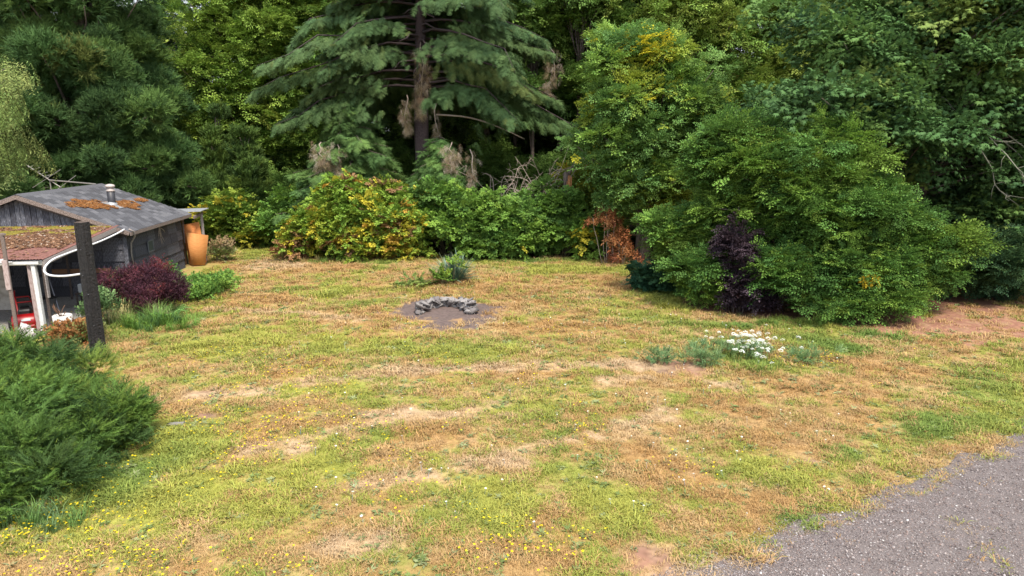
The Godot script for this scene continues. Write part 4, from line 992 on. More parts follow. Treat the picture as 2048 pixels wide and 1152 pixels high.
	for e in thin:
		var h := rf(10, 13)
		var lb := [[Vector3(rf(-0.6, 0.6), h - 0.5, 0), Vector3(2.2, 2.8, 2.0)], [Vector3(rf(-1, 1), h * 0.62, rf(-0.6, 0.6)), Vector3(1.6, 1.6, 1.5)]]
		tree("woodland_tree", "thin dark-trunked woodland tree among the shaded trees behind brambles", "tree", Vector3(e[0], 0, e[1]), lb, rf(0.11, 0.19), 1, 46, 0.75, 34, oval, M.leaf, [[lin(0.1, 0.18, 0.035), 4], [lin(0.14, 0.23, 0.04), 3], [lin(0.19, 0.27, 0.045), 1]], 0, 1.2, M.bark, "thin woodland trees", 0.4)
	var mid := [[lin(0.14, 0.23, 0.045), 4], [lin(0.18, 0.28, 0.05), 3], [lin(0.11, 0.19, 0.04), 2]]
	for e in [[-5.5, -44.5, "mid green leafy tree rising behind the big spruce top"], [1.0, -46.5, "mid green leafy tree behind the thin dark trunks"], [6.5, -44.5, "mid green leafy tree behind the many-stemmed tree's top"]]:
		tree("deciduous_tree", e[2], "tree", Vector3(e[0], 0, e[1]), [[Vector3(0, 10.5, 0), Vector3(3.6, 4.4, 3.0)], [Vector3(0.6, 5.6, 0.4), Vector3(2.8, 2.4, 2.4)]], 0.22, 1, 120, 0.95, 40, oval, M.leaf, mid, 0, 1.3, M.bark, "", 0.45)
	# bright trees right of centre at the back
	var lime := [[lin(0.22, 0.31, 0.055), 4], [lin(0.29, 0.37, 0.075), 3], [lin(0.16, 0.26, 0.045), 2]]
	var crownB := [[Vector3(0, 9.5, 0), Vector3(4.4, 4.8, 3.8)], [Vector3(2.0, 6.0, 0.8), Vector3(3.2, 2.8, 2.6)], [Vector3(-1.6, 12.6, 0), Vector3(3.0, 3.2, 2.8)]]
	tree("deciduous_tree", "lime green leafy tree towering behind the yellow-tipped ash", "tree", Vector3(10.2, 0, -37.5), crownB, 0.3, 1, 210, 0.9, 46, oval, M.leaf, lime, 0, 1.2, M.bark, "", 0.5)
	tree("deciduous_tree", "pale lime tree behind the dark lobed maple", "tree", Vector3(17.0, 0, -37.0), crownB, 0.3, 1, 200, 0.9, 46, oval, M.leaf, lime, 0, 1.2, M.bark, "", 0.5)
	tree("deciduous_tree", "green tree at the back, right of the lobed maple", "tree", Vector3(24.5, 0, -34.0), crownB, 0.3, 1, 170, 0.95, 44, oval, M.leaf, [[lin(0.1, 0.17, 0.03), 4], [lin(0.14, 0.21, 0.03), 2]], 0, 1.25, M.bark, "", 0.5)
	# ash with yellow tips
	var ashp := [[lin(0.14, 0.255, 0.06), 6], [lin(0.19, 0.31, 0.055), 4], [lin(0.11, 0.215, 0.055), 3], [lin(0.31, 0.38, 0.05), 2.4], [lin(0.5, 0.46, 0.03), 0.5]]
	tree("ash_tree", "many-stemmed green tree with yellow leaf tips at lawn's back edge", "tree", Vector3(5.5, 0, -28.6), [[Vector3(-0.4, 6.0, 0), Vector3(3.3, 3.2, 2.6)], [Vector3(1.2, 5.4, 0.2), Vector3(2.8, 2.8, 2.4)], [Vector3(0.2, 3.0, 0.2), Vector3(2.1, 1.9, 2.0)], [Vector3(-0.6, 8.2, 0), Vector3(1.7, 1.5, 1.6)]], 0.12, 6, 250, 0.55, 46, oval, M.leaf, ashp, 0, 0.8, M.bark, "", 0.5, 0.16, 0.55)
	# dark lobed maple
	var map := [[lin(0.07, 0.14, 0.04), 5], [lin(0.095, 0.175, 0.042), 4], [lin(0.055, 0.115, 0.042), 3], [lin(0.16, 0.22, 0.05), 1.4]]
	tree("maple_tree", "large dark green maple with lobed leaves over the bare earth", "tree", Vector3(13.6, 0, -23.6), [[Vector3(0.3, 7.6, 0), Vector3(5.2, 3.6, 3.6)], [Vector3(-2.2, 5.6, 0.8), Vector3(2.9, 2.4, 2.4)], [Vector3(3.4, 5.0, 0.5), Vector3(2.6, 2.6, 2.4)], [Vector3(0.5, 10.5, 0), Vector3(3.6, 2.4, 3.0)]], 0.24, 2, 300, 0.78, 46, lobed, M.leaf, map, 0, 0.95, M.bark, "", 0.5, 0.25, 0.5)
	tree("maple_tree", "dark low-hanging maple at the far right over bare earth", "tree", Vector3(18.2, 0, -24.0), [[Vector3(0, 5.5, 0), Vector3(3.4, 4.0, 3.0)], [Vector3(-1.0, 2.6, 0.8), Vector3(2.4, 1.9, 2.0)]], 0.2, 2, 170, 0.78, 44, lobed, M.leaf, map, 0, 0.95, M.bark, "", 0.5, 0.25, 0.5)
	# understorey shrubs in the shade
	for e in [[-12.2, -37.0, 2.6, 3.2, "dark leafy shrub at the foot of narrow cedars"], [-9.6, -33.6, 2.2, 2.8, "green shrub at the edge of the woods left of brambles"], [0.6, -33.6, 2.2, 2.3, "shaded shrub behind the green bramble thicket"], [3.6, -33.0, 1.8, 3.4, "yellow-green sapling shrub beside dead branches"], [8.8, -33.5, 2.6, 3.6, "shaded shrub behind the yellow-tipped ash"], [13.0, -30.0, 2.8, 4.2, "dark shrub between ash and maple"], [20.0, -29.0, 3.2, 4.0, "dark shrub behind the far right maple"], [-17.5, -38.5, 2.6, 3.0, "dark shrub under the huge fluffy conifer"], [-4.5, -37.0, 3.0, 3.6, "shaded shrub behind the spruce trunk"], [-1.0, -37.5, 2.4, 4.6, "tall leafy shrub behind the pale dead limbs"], [2.4, -36.8, 2.2, 4.2, "leafy shrub between thin trunks and snapped trunk"], [5.2, -36.0, 2.4, 5.0, "tall leafy shrub behind the yellow-tipped tree stems"], [-7.6, -38.0, 2.6, 4.8, "tall leafy shrub left behind the young fir"]]:
		var yel: bool = e[0] == 3.6
		bush("understorey_shrub", e[4], "shrub", Vector3(e[0], 0, e[1]), [[Vector3(0, e[3] * 0.5, 0), Vector3(e[2], e[3] * 0.5, e[2] * 0.8)]], 70, 0.55, 36, oval, M.leaf, [[lin(0.1, 0.18, 0.035), 4], [lin(0.13, 0.22, 0.04), 2]] if not yel else [[lin(0.16, 0.22, 0.03), 4], [lin(0.26, 0.28, 0.03), 2], [lin(0.36, 0.28, 0.03), 0.6]], 0, 0.95, M.bark, 0.25, 0.4)
	for k in 11:
		var bx := -15.5 + k * 3.3 + rf(-0.6, 0.6)
		bush("woodland_thicket", "dark leafy thicket far back between the woodland trunks", "shrub", Vector3(bx, 0, -51.0 + rf(-2.5, 3.0)), [[Vector3(0, 2.6, 0), Vector3(2.6, rf(2.6, 3.8), 2.0)]], 60, 0.8, 36, oval, M.leaf, [[lin(0.1, 0.18, 0.035), 4], [lin(0.14, 0.22, 0.04), 2]], 0, 1.5, M.bark, 0.2, 0.3, "thickets far back in the woods")
	# brambles
	var by := [[lin(0.18, 0.29, 0.04), 6], [lin(0.26, 0.34, 0.04), 5], [lin(0.46, 0.42, 0.045), 2.4], [lin(0.5, 0.32, 0.06), 0.8], [lin(0.24, 0.14, 0.065), 0.6]]
	bush("bramble_thicket", "rounded bramble thicket with yellowing and browning leaves", "brambles", Vector3(-6.6, 0, -30.0), [[Vector3(0.1, 1.4, 0), Vector3(2.4, 1.8, 1.7)], [Vector3(-1.7, 0.9, 0.3), Vector3(1.4, 1.4, 1.4)], [Vector3(1.6, 0.9, 0.5), Vector3(1.4, 1.6, 1.3)], [Vector3(-0.7, 2.6, 0.1), Vector3(1.0, 0.7, 0.8)], [Vector3(1.2, 2.4, 0), Vector3(0.9, 0.7, 0.8)], [Vector3(0.2, 0.5, 1.1), Vector3(1.6, 0.6, 0.6)], [Vector3(-2.6, 0.4, 0.9), Vector3(0.7, 0.5, 0.5)]], 240, 0.36, 26, bram, M.leaf, by, 0, 0.7, M.green_stem, 0.45, 0.66)
	var bg := [[lin(0.13, 0.24, 0.04), 6], [lin(0.17, 0.29, 0.045), 5], [lin(0.1, 0.19, 0.038), 3], [lin(0.38, 0.36, 0.04), 0.2]]
	bush("bramble_thicket", "long green bramble thicket sloping down along lawn's back edge", "brambles", Vector3(-0.3, 0, -30.0), [[Vector3(-1.6, 1.1, 0), Vector3(2.4, 1.5, 1.7)], [Vector3(1.2, 1.15, -0.2), Vector3(2.2, 1.5, 1.7)], [Vector3(3.2, 0.6, 0.3), Vector3(1.9, 1.1, 1.4)], [Vector3(-3.2, 1.2, -0.5), Vector3(1.6, 1.7, 1.2)], [Vector3(-0.3, 0.5, 1.2), Vector3(1.5, 0.5, 0.6)], [Vector3(2.3, 2.0, 0), Vector3(0.9, 0.6, 0.7)], [Vector3(-2.4, 2.3, 0), Vector3(0.8, 0.5, 0.6)]], 260, 0.36, 26, bram, M.leaf, bg, 0, 0.7, M.green_stem, 0.3, 0.66)
	bush("bramble_thicket", "bramble patch with yellow sprigs beside the shed's open bay", "brambles", Vector3(-13.0, 0, -33.2), [[Vector3(-0.6, 1.0, 0), Vector3(1.6, 1.6, 1.3)], [Vector3(1.4, 0.5, 0.4), Vector3(1.5, 0.9, 1.2)]], 90, 0.36, 26, bram, M.leaf, [[lin(0.13, 0.21, 0.03), 4], [lin(0.2, 0.27, 0.035), 3], [lin(0.4, 0.36, 0.04), 1.0]], 4, 0.75, M.green_stem, 0.3, 0.6)
	bush("bramble_thicket", "dark green brambles under the trees left of yellowing thicket", "brambles", Vector3(-10.4, 0, -32.6), [[Vector3(0, 0.9, 0), Vector3(1.5, 1.4, 1.2)]], 46, 0.42, 42, bram, M.leaf, bg, 4, 0.75, M.green_stem, 0.2, 0.6)
	# rust-brown dead shrub
	bush("dead_shrub", "rust-brown dead shrub between green brambles and multi-stemmed tree", "shrub", Vector3(4.2, 0, -27.9), [[Vector3(-0.35, 1.9, 0), Vector3(0.75, 0.8, 0.5)], [Vector3(0.1, 1.0, 0.2), Vector3(0.6, 0.8, 0.5)], [Vector3(0.4, 0.4, 0.4), Vector3(0.7, 0.45, 0.4)]], 34, 0.26, 9, [spray(0.45, 3, 5, 0.085, 0.035, 0, 0.8, lin(0.2, 0.13, 0.09)), spray(0.4, 2, 5, 0.09, 0.04, 0, 0.9, lin(0.2, 0.13, 0.09))], M.dry_leaf, [[lin(0.27, 0.1, 0.035), 4], [lin(0.36, 0.16, 0.06), 3], [lin(0.2, 0.065, 0.03), 2]], 1, 0.75, M.dead_wood, 0.3, 0.5)
	make_dead_wood()
	print("forest ", Time.get_ticks_msec())

func make_dead_wood() -> void:
	# grey hanging dead sprays of the spruce
	var hang := [lichen_twigs(0.8, 26), lichen_twigs(0.7, 22)]
	for e in [[-4.3, 9.6, -33.6, 0.5, 3.4, 260, "tangle of dead grey twigs hanging on the spruce trunk"], [-5.0, 7.2, -33.5, 0.35, 1.8, 110, "lichen-grey dead twigs hanging left of spruce trunk"], [-3.6, 6.8, -33.4, 0.25, 2.6, 90, "long dead grey branch hanging right of spruce trunk"], [-2.7, 5.0, -31.2, 0.55, 1.2, 170, "pale grey-brown dead sprays drooping over the bramble tops"], [-1.9, 4.7, -31.3, 0.35, 2.3, 130, "long pale dead spray hanging above green brambles"], [-8.6, 5.0, -31.2, 0.6, 1.2, 140, "pale dead sprays drooping over yellowing brambles"], [-7.9, 4.9, -31.4, 0.35, 1.4, 90, "small pale dead spray beside drooping dead sprays"], [1.9, 9.8, -36.5, 0.7, 2.6, 180, "dead grey branches high between thin trunks"]]:
		var o := thing("dead_branch", e[6], "dead branch", Vector3(e[0], 0, e[2]))
		var bt := [Batch.new(), Batch.new()]; var st := mb(); st.set_smooth_group(0)
		var top := Vector3(0, e[1], 0)
		var pts := []; var rad := []
		for k in 7:
			pts.append(top + Vector3(rf(-0.4, 0.4) * e[3], -e[4] * k / 6.0, rf(-0.15, 0.15))); rad.append(lerpf(0.03, 0.008, k / 6.0))
		pts[0] = top + Vector3(0, -0.1, -0.3)
		tube(st, pts, rad, 5)
		part("bough", done(st), M.dead_wood, o)
		for k in int(e[5] * 0.9):
			var u := sqrt(rng.randf()) * 5.99; var j := int(u); var p: Vector3 = pts[j].lerp(pts[j + 1], u - j) + Vector3(rf(-1, 1), rf(-0.2, 0.2), rf(-0.6, 0.6)) * e[3] * (1.0 - u / 9.0)
			bt[k % 2].add(frame(Vector3.DOWN + rv() * 0.5, rv(), rf(0.35, 0.75)), p, jit([lin(0.36, 0.29, 0.21), lin(0.44, 0.38, 0.31), lin(0.26, 0.22, 0.12), lin(0.32, 0.23, 0.15)][rng.randi() % 4], 0.2))
		for k in 2: copies("twigs", hang[k], M.dry_leaf, bt[k], o)
	# bare bleached branches right of the spruce
	for e in [[1.0, -31.6, "pale bare tangle of dead limbs above the green brambles", 26, 1.6], [1.9, -32.4, "bare dead saplings leaning beside the snapped trunk", 16, 2.2], [-0.8, -32.0, "bare dead stems slanting behind the green brambles", 10, 1.8]]:
		var o := thing("dead_limbs", e[2], "dead limbs", Vector3(e[0], 0, e[1]))
		for k in e[3]:
			var st := mb(); st.set_smooth_group(0)
			var a := Vector3(rf(-0.5, 0.5), rf(1.6, 2.6) if k > 4 else 0.0, rf(-0.3, 0.3)); var d: Vector3 = Vector3(rf(-1, 1) * 0.9, rf(0.0, 1.0) if k > 4 else 1.6, rf(-0.4, 0.4)) * e[4]
			var c := a + d * 0.5 + rv() * 0.3; var b := a + d
			var pts := smooth([a, c, b, b + d * 0.3 + Vector3(rf(-0.2, 0.2), -0.3, 0)], 4); var rad := []
			for q in pts.size(): rad.append(lerpf(0.03 if k < 5 else 0.02, 0.006, float(q) / pts.size()))
			tube(st, pts, rad, 5)
			for q in 4:
				var s: Vector3 = pts[4 + rng.randi() % (pts.size() - 5)]; var tt := s + Vector3(rf(-0.6, 0.6), rf(-0.5, 0.3), rf(-0.2, 0.2))
				tube(st, [s, s.lerp(tt, 0.5) + rv() * 0.06, tt], [0.011, 0.008, 0.004], 4)
			part("limb", done(st), M.dead_wood, o)
	var bl := part("fallen_limb", tube_mesh(smooth([Vector3(0, 0, 0), Vector3(1.6, -0.15, 0.2), Vector3(3.0, -0.6, 0.3), Vector3(4.2, -1.15, 0.2)], 4), 0.05, 0.02, 6, 0.1), M.dead_wood, self, Vector3(-3.6, 6.2, -33.6))
	tag(bl, "long bare grey limb reaching sideways from the spruce trunk", "limb")
	var sn := thing("snapped_trunk", "snapped tree trunk with orange split wood above green brambles", "tree trunk", Vector3(2.45, 0, -31.0))
	part("trunk", tube_mesh([Vector3(0, -0.1, 0), Vector3(0.03, 1.5, 0), Vector3(-0.06, 2.6, 0.02), Vector3(-0.02, 3.6, 0)], 0.17, 0.13, 10, 0.12), M.bark, sn)
	for k in 4: part("split_wood", tube_mesh([Vector3(-0.05 + k * 0.04, 2.0 + k * 0.1, 0.14), Vector3(0.02 + k * 0.05, 2.6 + rf(0, 0.2), 0.17), Vector3(0.0 + k * 0.07, 3.2 + rf(0, 0.3), 0.1)], 0.05, 0.02, 6, 0.2), M.split_wood, sn)
	part("broken_limb", tube_mesh([Vector3(0, 3.4, 0), Vector3(0.3, 3.9, 0.1), Vector3(1.0, 4.3, 0.2)], 0.1, 0.05, 8, 0.1), M.bark, sn)
	# lichen limbs in the maple
	var lm := thing("lichen_limbs", "pale lichen-covered dead limbs showing through the dark maple", "dead limbs", Vector3(14.6, 0, -21.4))
	for k in 4:
		var st := mb(); st.set_smooth_group(0)
		var a := Vector3(-1.6, 6.0, -1.0) + rv() * 0.5; var b := a + Vector3(rf(0.8, 3.2), rf(-3.2, -1.0), rf(1.2, 2.4)); var pts := smooth([a, a.lerp(b, 0.45) + Vector3(0, 0.45, 0), b, b + Vector3(0.3, -0.4, 0.1)], 4); var rad := []
		for q in pts.size(): pts[q] += rv() * 0.07
		for q in pts.size(): rad.append(lerpf(0.026, 0.008, float(q) / pts.size()))
		tube(st, pts, rad, 5, Color.WHITE, 0.25)
		for q in 16:
			var s: Vector3 = pts[3 + rng.randi() % (pts.size() - 4)]; var tt := s + Vector3(rf(-0.2, 0.7), rf(-0.6, 0.1), rf(-0.2, 0.3))
			tube(st, [s, s.lerp(tt, 0.5) + rv() * 0.08, tt], [0.01, 0.008, 0.004], 4, Color.WHITE, 0.2)
		part("limb", done(st), M.lichen_wood, lm)
func lichen_twigs(l: float, n: int) -> ArrayMesh:
	var st := mb()
	for i in n:
		var a := Vector3(rf(-0.1, 0.1), l * rf(0, 0.5), rf(-0.1, 0.1)); var b := a + Vector3(rf(-0.35, 0.35), rf(0.2, 0.6), rf(-0.35, 0.35)) * l
		strip(st, a, b, 0.011, jit(Color(1, 1, 1), 0.3), rv())
		strip(st, a.lerp(b, 0.5), a.lerp(b, 0.5) + rv() * l * 0.2, 0.008, jit(Color(1, 1, 1), 0.3), rv())
	return done(st)

# ------------------------------------------------------------------ nearer plants
func make_near_plants() -> void:
	var brown := lin(0.12, 0.08, 0.05)
	var fine := [spray(0.5, 6, 7, 0.066, 0.042, 0, 0.35, brown), spray(0.45, 5, 7, 0.07, 0.045, 0, 0.45, brown)]
	var haw := [[lin(0.1, 0.2, 0.034), 5], [lin(0.145, 0.25, 0.036), 4], [lin(0.075, 0.16, 0.032), 3], [lin(0.2, 0.31, 0.05), 1.5]]
	tree("hawthorn_shrub", "big spreading bright green shrub reaching down to the lawn", "shrub", Vector3(9.2, 0, -20.6), [[Vector3(-2.2, 3.6, -0.6), Vector3(1.6, 1.9, 1.4)], [Vector3(-0.5, 3.3, 0.0), Vector3(1.9, 1.8, 1.7)], [Vector3(1.1, 2.4, 0.5), Vector3(1.8, 1.5, 1.6)], [Vector3(2.6, 1.8, 0.5), Vector3(1.3, 0.7, 1.1)], [Vector3(0.6, 1.2, 1.3), Vector3(2.0, 0.9, 1.0)], [Vector3(-3.3, 1.7, -1.2), Vector3(1.1, 1.4, 1.0)], [Vector3(-3.45, 0.95, 0.3), Vector3(0.7, 0.75, 0.6)], [Vector3(-1.45, 1.1, 1.2), Vector3(0.75, 0.8, 0.6)], [Vector3(3.5, 1.9, 0.7), Vector3(0.6, 0.25, 0.6)], [Vector3(3.0, 1.0, 1.0), Vector3(0.6, 0.3, 0.6)], [Vector3(-2.9, 5.0, -0.5), Vector3(0.6, 0.6, 0.6)], [Vector3(0.2, 4.8, 0.0), Vector3(0.7, 0.6, 0.7)], [Vector3(0.6, 0.55, 2.0), Vector3(1.6, 0.4, 0.5)]], 0.1, 5, 400, 0.5, 44, fine, M.leaf, haw, 0, 0.95, M.bark, "", 0.5, 0.25, 0.42)
	# yellow vine leaves hanging on it
	bush("yellow_vine", "few bright yellow vine leaves on the big green shrub", "vine", Vector3(9.75, 0, -18.25), [[Vector3(0, 1.25, 0), Vector3(0.16, 0.5, 0.14)]], 5, 0.14, 5, [spray(0.35, 1, 4, 0.11, 0.1, 1, 0.5, brown)], M.leaf, [[lin(0.6, 0.42, 0.03), 3], [lin(0.4, 0.4, 0.05), 1]], 1, 0.7, M.green_stem)
	# purple plum
	bush("purple_plum_shrub", "dark purple-leaved shrub against the big green shrub", "shrub", Vector3(6.55, 0, -19.7), [[Vector3(-0.05, 1.7, 0), Vector3(0.3, 0.7, 0.35)], [Vector3(0.2, 1.0, 0.1), Vector3(0.4, 0.5, 0.45)], [Vector3(0.45, 0.4, 0.15), Vector3(0.6, 0.3, 0.5)]], 44, 0.24, 18, fine, M.leaf, [[lin(0.035, 0.022, 0.03), 4], [lin(0.055, 0.035, 0.045), 3], [lin(0.09, 0.035, 0.035), 0.5]], 0, 0.85, M.bark, 0.25, 0.5)
	# low dark ivy mound
	bush("ivy_mound", "low dark glossy ivy mound at the lawn edge", "ivy", Vector3(5.5, 0, -22.9), [[Vector3(0, 0.35, 0), Vector3(1.35, 0.62, 1.0)]], 70, 0.22, 34, [spray(0.28, 2, 5, 0.075, 0.07, 1, 0.3, brown)], M.leaf, [[lin(0.03, 0.085, 0.04), 4], [lin(0.045, 0.115, 0.05), 3]], 0, 0.8, M.green_stem, 0.3, 0.7)
	bush("understorey_shrub", "low dark shrub on bare earth at the far right", "shrub", Vector3(15.6, 0, -21.4), [[Vector3(0, 0.9, 0), Vector3(1.8, 1.3, 1.3)]], 70, 0.4, 40, fine, M.leaf, [[lin(0.04, 0.09, 0.035), 4], [lin(0.06, 0.12, 0.04), 2]], 0, 0.95, M.bark)
	# juniper, near left
	var jun := [plume(0.34, 16, 0.011), plume(0.3, 16, 0.011), plume(0.38, 16, 0.011)]
	bush("juniper_bush", "large spreading dark green juniper bush with feathery shoots", "bush", Vector3(-8.4, 0, -10.8), [[Vector3(-1.3, 0.45, -0.8), Vector3(2.0, 0.66, 1.9)], [Vector3(0.8, 0.2, 0.3), Vector3(1.5, 0.5, 1.5)], [Vector3(0.4, 0.2, 1.3), Vector3(1.7, 0.5, 1.0)], [Vector3(-2.8, 0.5, -1.0), Vector3(1.8, 0.7, 1.6)], [Vector3(1.2, 0.2, 2.0), Vector3(1.1, 0.5, 0.8)], [Vector3(-0.4, 0.6, 0.6), Vector3(1.6, 0.6, 1.2)]], 380, 0.27, 42, jun, M.needle, [[lin(0.058, 0.112, 0.018), 4], [lin(0.085, 0.15, 0.022), 4], [lin(0.038, 0.076, 0.016), 3], [lin(0.12, 0.185, 0.03), 1]], 4, 0.85, M.bark, 0.3, 0.66)
	# barberry
	var barb := [spray(0.5, 4, 12, 0.04, 0.024, 0, 0.6, lin(0.1, 0.04, 0.04)), spray(0.55, 3, 12, 0.042, 0.026, 0, 0.6, lin(0.1, 0.04, 0.04))]
	bush("barberry_bush", "purple-red barberry bush in front of the shed wall", "bush", Vector3(-10.85, 0, -19.6), [[Vector3(0, 0.5, 0), Vector3(0.95, 0.42, 0.8)], [Vector3(0.55, 0.35, 0.25), Vector3(0.75, 0.42, 0.7)], [Vector3(-0.6, 0.4, 0.2), Vector3(0.55, 0.4, 0.55)], [Vector3(0.2, 0.75, 0), Vector3(0.5, 0.3, 0.4)]], 95, 0.24, 24, barb, M.leaf, [[lin(0.075, 0.028, 0.04), 5], [lin(0.12, 0.04, 0.055), 3], [lin(0.2, 0.045, 0.05), 1], [lin(0.16, 0.08, 0.06), 1], [lin(0.1, 0.1, 0.05), 0.7]], 3, 0.85, M.green_stem, 0.3, 0.55)
	# tall grass clumps round it
	var tall := [grass_mesh(26, 0.75, 0.014, 0.12, 0.8), grass_mesh(22, 0.6, 0.016, 0.14, 1.0)]
	for e in [["tall_grass_clump", "tall green and straw grass growing through the barberry bush", Vector3(-10.5, 0, -18.6), 0.95, 0.55, 150, 1.1, [[lin(0.2, 0.27, 0.1), 3], [lin(0.38, 0.36, 0.17), 3], [lin(0.13, 0.22, 0.06), 3]]], ["tall_grass_clump", "lush green grass in front of barberry beside charred pole", Vector3(-9.55, 0, -17.9), 1.1, 0.5, 170, 0.75, [[lin(0.11, 0.22, 0.04), 4], [lin(0.16, 0.28, 0.05), 3], [lin(0.08, 0.16, 0.06), 2]]], ["tall_grass_clump", "bright green weeds and grass along the shed's side wall", Vector3(-10.7, 0, -22.3), 0.85, 1.8, 190, 0.62, [[lin(0.14, 0.25, 0.045), 4], [lin(0.19, 0.31, 0.05), 3]]], ["tall_grass_clump", "pale grass hanging at the foot of the juniper", Vector3(-6.5, 0, -8.15), 1.0, 0.35, 80, 0.6, [[lin(0.19, 0.28, 0.12), 3], [lin(0.12, 0.22, 0.06), 4]]], ["tall_grass_clump", "grass growing at the shaded foot of the big green shrub", Vector3(8.5, 0, -18.2), 2.2, 0.3, 130, 0.45, [[lin(0.11, 0.2, 0.04), 4], [lin(0.15, 0.25, 0.05), 2]]], ["tall_grass_clump", "grass tufts round the base of the charred pole", Vector3(-9.75, 0, -15.4), 0.5, 0.25, 30, 0.4, [[lin(0.2, 0.25, 0.08), 3], [lin(0.36, 0.32, 0.16), 2]]], ["tall_grass_clump", "rank grass along the foot of yellowing brambles", Vector3(-7.4, 0, -28.2), 2.2, 0.4, 90, 0.5, [[lin(0.15, 0.24, 0.05), 4], [lin(0.36, 0.3, 0.12), 2]]]]:
		var o := thing(e[0], e[1], "grass", e[2]); o.set_meta("kind", "stuff")
		var bt := [Batch.new(), Batch.new()]
		for k in e[5]:
			var a := rf(0, TAU); var r := sqrt(rng.randf()); var x: float = cos(a) * r * e[3]; var z: float = sin(a) * r * e[4]
			if n_mid.get_noise_2d((e[2].x + x) * 1.5, (e[2].z + z) * 1.5) < -0.12: continue
			bt[k % 2].add(Basis(Vector3.UP, rf(0, TAU)).scaled(Vector3.ONE * e[6] * rf(0.35, 1.25) * (1.15 - 0.5 * r)), Vector3(x, gy(e[2].x + x, e[2].z + z) - 0.01, z), jit(pick(e[7]), 0.2, 0.06))
		for k in 2: copies("blades", tall[k], M.grass, bt[k], o)
	# weeds
	var weed := [spray(0.35, 3, 5, 0.085, 0.06, 0, 0.5, lin(0.1, 0.14, 0.05))]
	for e in [["leafy_weeds", "leafy green weeds between shed wall and lawn", Vector3(-10.3, 0, -21.9), Vector3(1.15, 0.2, 1.9), 90, [[lin(0.12, 0.24, 0.045), 4], [lin(0.17, 0.29, 0.05), 2]]], ["leafy_weeds", "green weeds climbing the shed wall behind barberry", Vector3(-11.9, 0, -23.2), Vector3(0.25, 0.5, 0.9), 16, [[lin(0.08, 0.18, 0.045), 4], [lin(0.12, 0.22, 0.045), 2]]], ["leafy_weeds", "leggy green weed growing beside the round planter", Vector3(-11.0, 0, -17.75), Vector3(0.3, 0.95, 0.25), 12, [[lin(0.1, 0.17, 0.06), 4], [lin(0.15, 0.22, 0.08), 2]]], ["leafy_weeds", "brownish vine and weeds at the foot of charred pole", Vector3(-10.9, 0, -16.4), Vector3(0.8, 0.15, 0.4), 30, [[lin(0.3, 0.14, 0.05), 3], [lin(0.2, 0.2, 0.06), 2], [lin(0.12, 0.2, 0.045), 1]]], ["leafy_weeds", "weeds with dried stems below the shed's bay post", Vector3(-12.2, 0, -28.4), Vector3(0.5, 0.6, 0.5), 26, [[lin(0.16, 0.2, 0.06), 3], [lin(0.3, 0.22, 0.12), 2]]]]:
		bush(e[0], e[1], "weeds", e[2], [[Vector3(0, e[3].y * 0.5, 0), Vector3(e[3].x, e[3].y * 0.6, e[3].z)]], e[4], 0.16, 8, weed, M.leaf, e[5], 2, 0.75, M.green_stem, 0.3, 0.3)
	# fern
	var fe := thing("fern", "green fern growing in front of the barberry bush", "fern", Vector3(-9.6, 0, -18.6))
	for k in 14:
		var a := TAU * k / 14.0 + rf(-0.2, 0.2); var d := Vector3(cos(a), 0, sin(a)); var st := mb()
		var l := rf(0.55, 0.8)
		for q in 26:
			var u := (q + 1) / 26.0; var p := d * l * u * 0.85 + Vector3(0, 0.5 * l * sin(u * 2.2), 0); var s := 1.0 if q % 2 == 0 else -1.0
			leaf(st, p, Vector3(-d.z, 0, d.x) * s + d * 0.4 + Vector3(0, -0.2, 0), Vector3.UP, l * 0.26 * (1.1 - u), 0.04, jit(lin(0.12, 0.24, 0.06), 0.15))
		part("frond", done(st), M.grass, fe)
	print("near plants ", Time.get_ticks_msec())

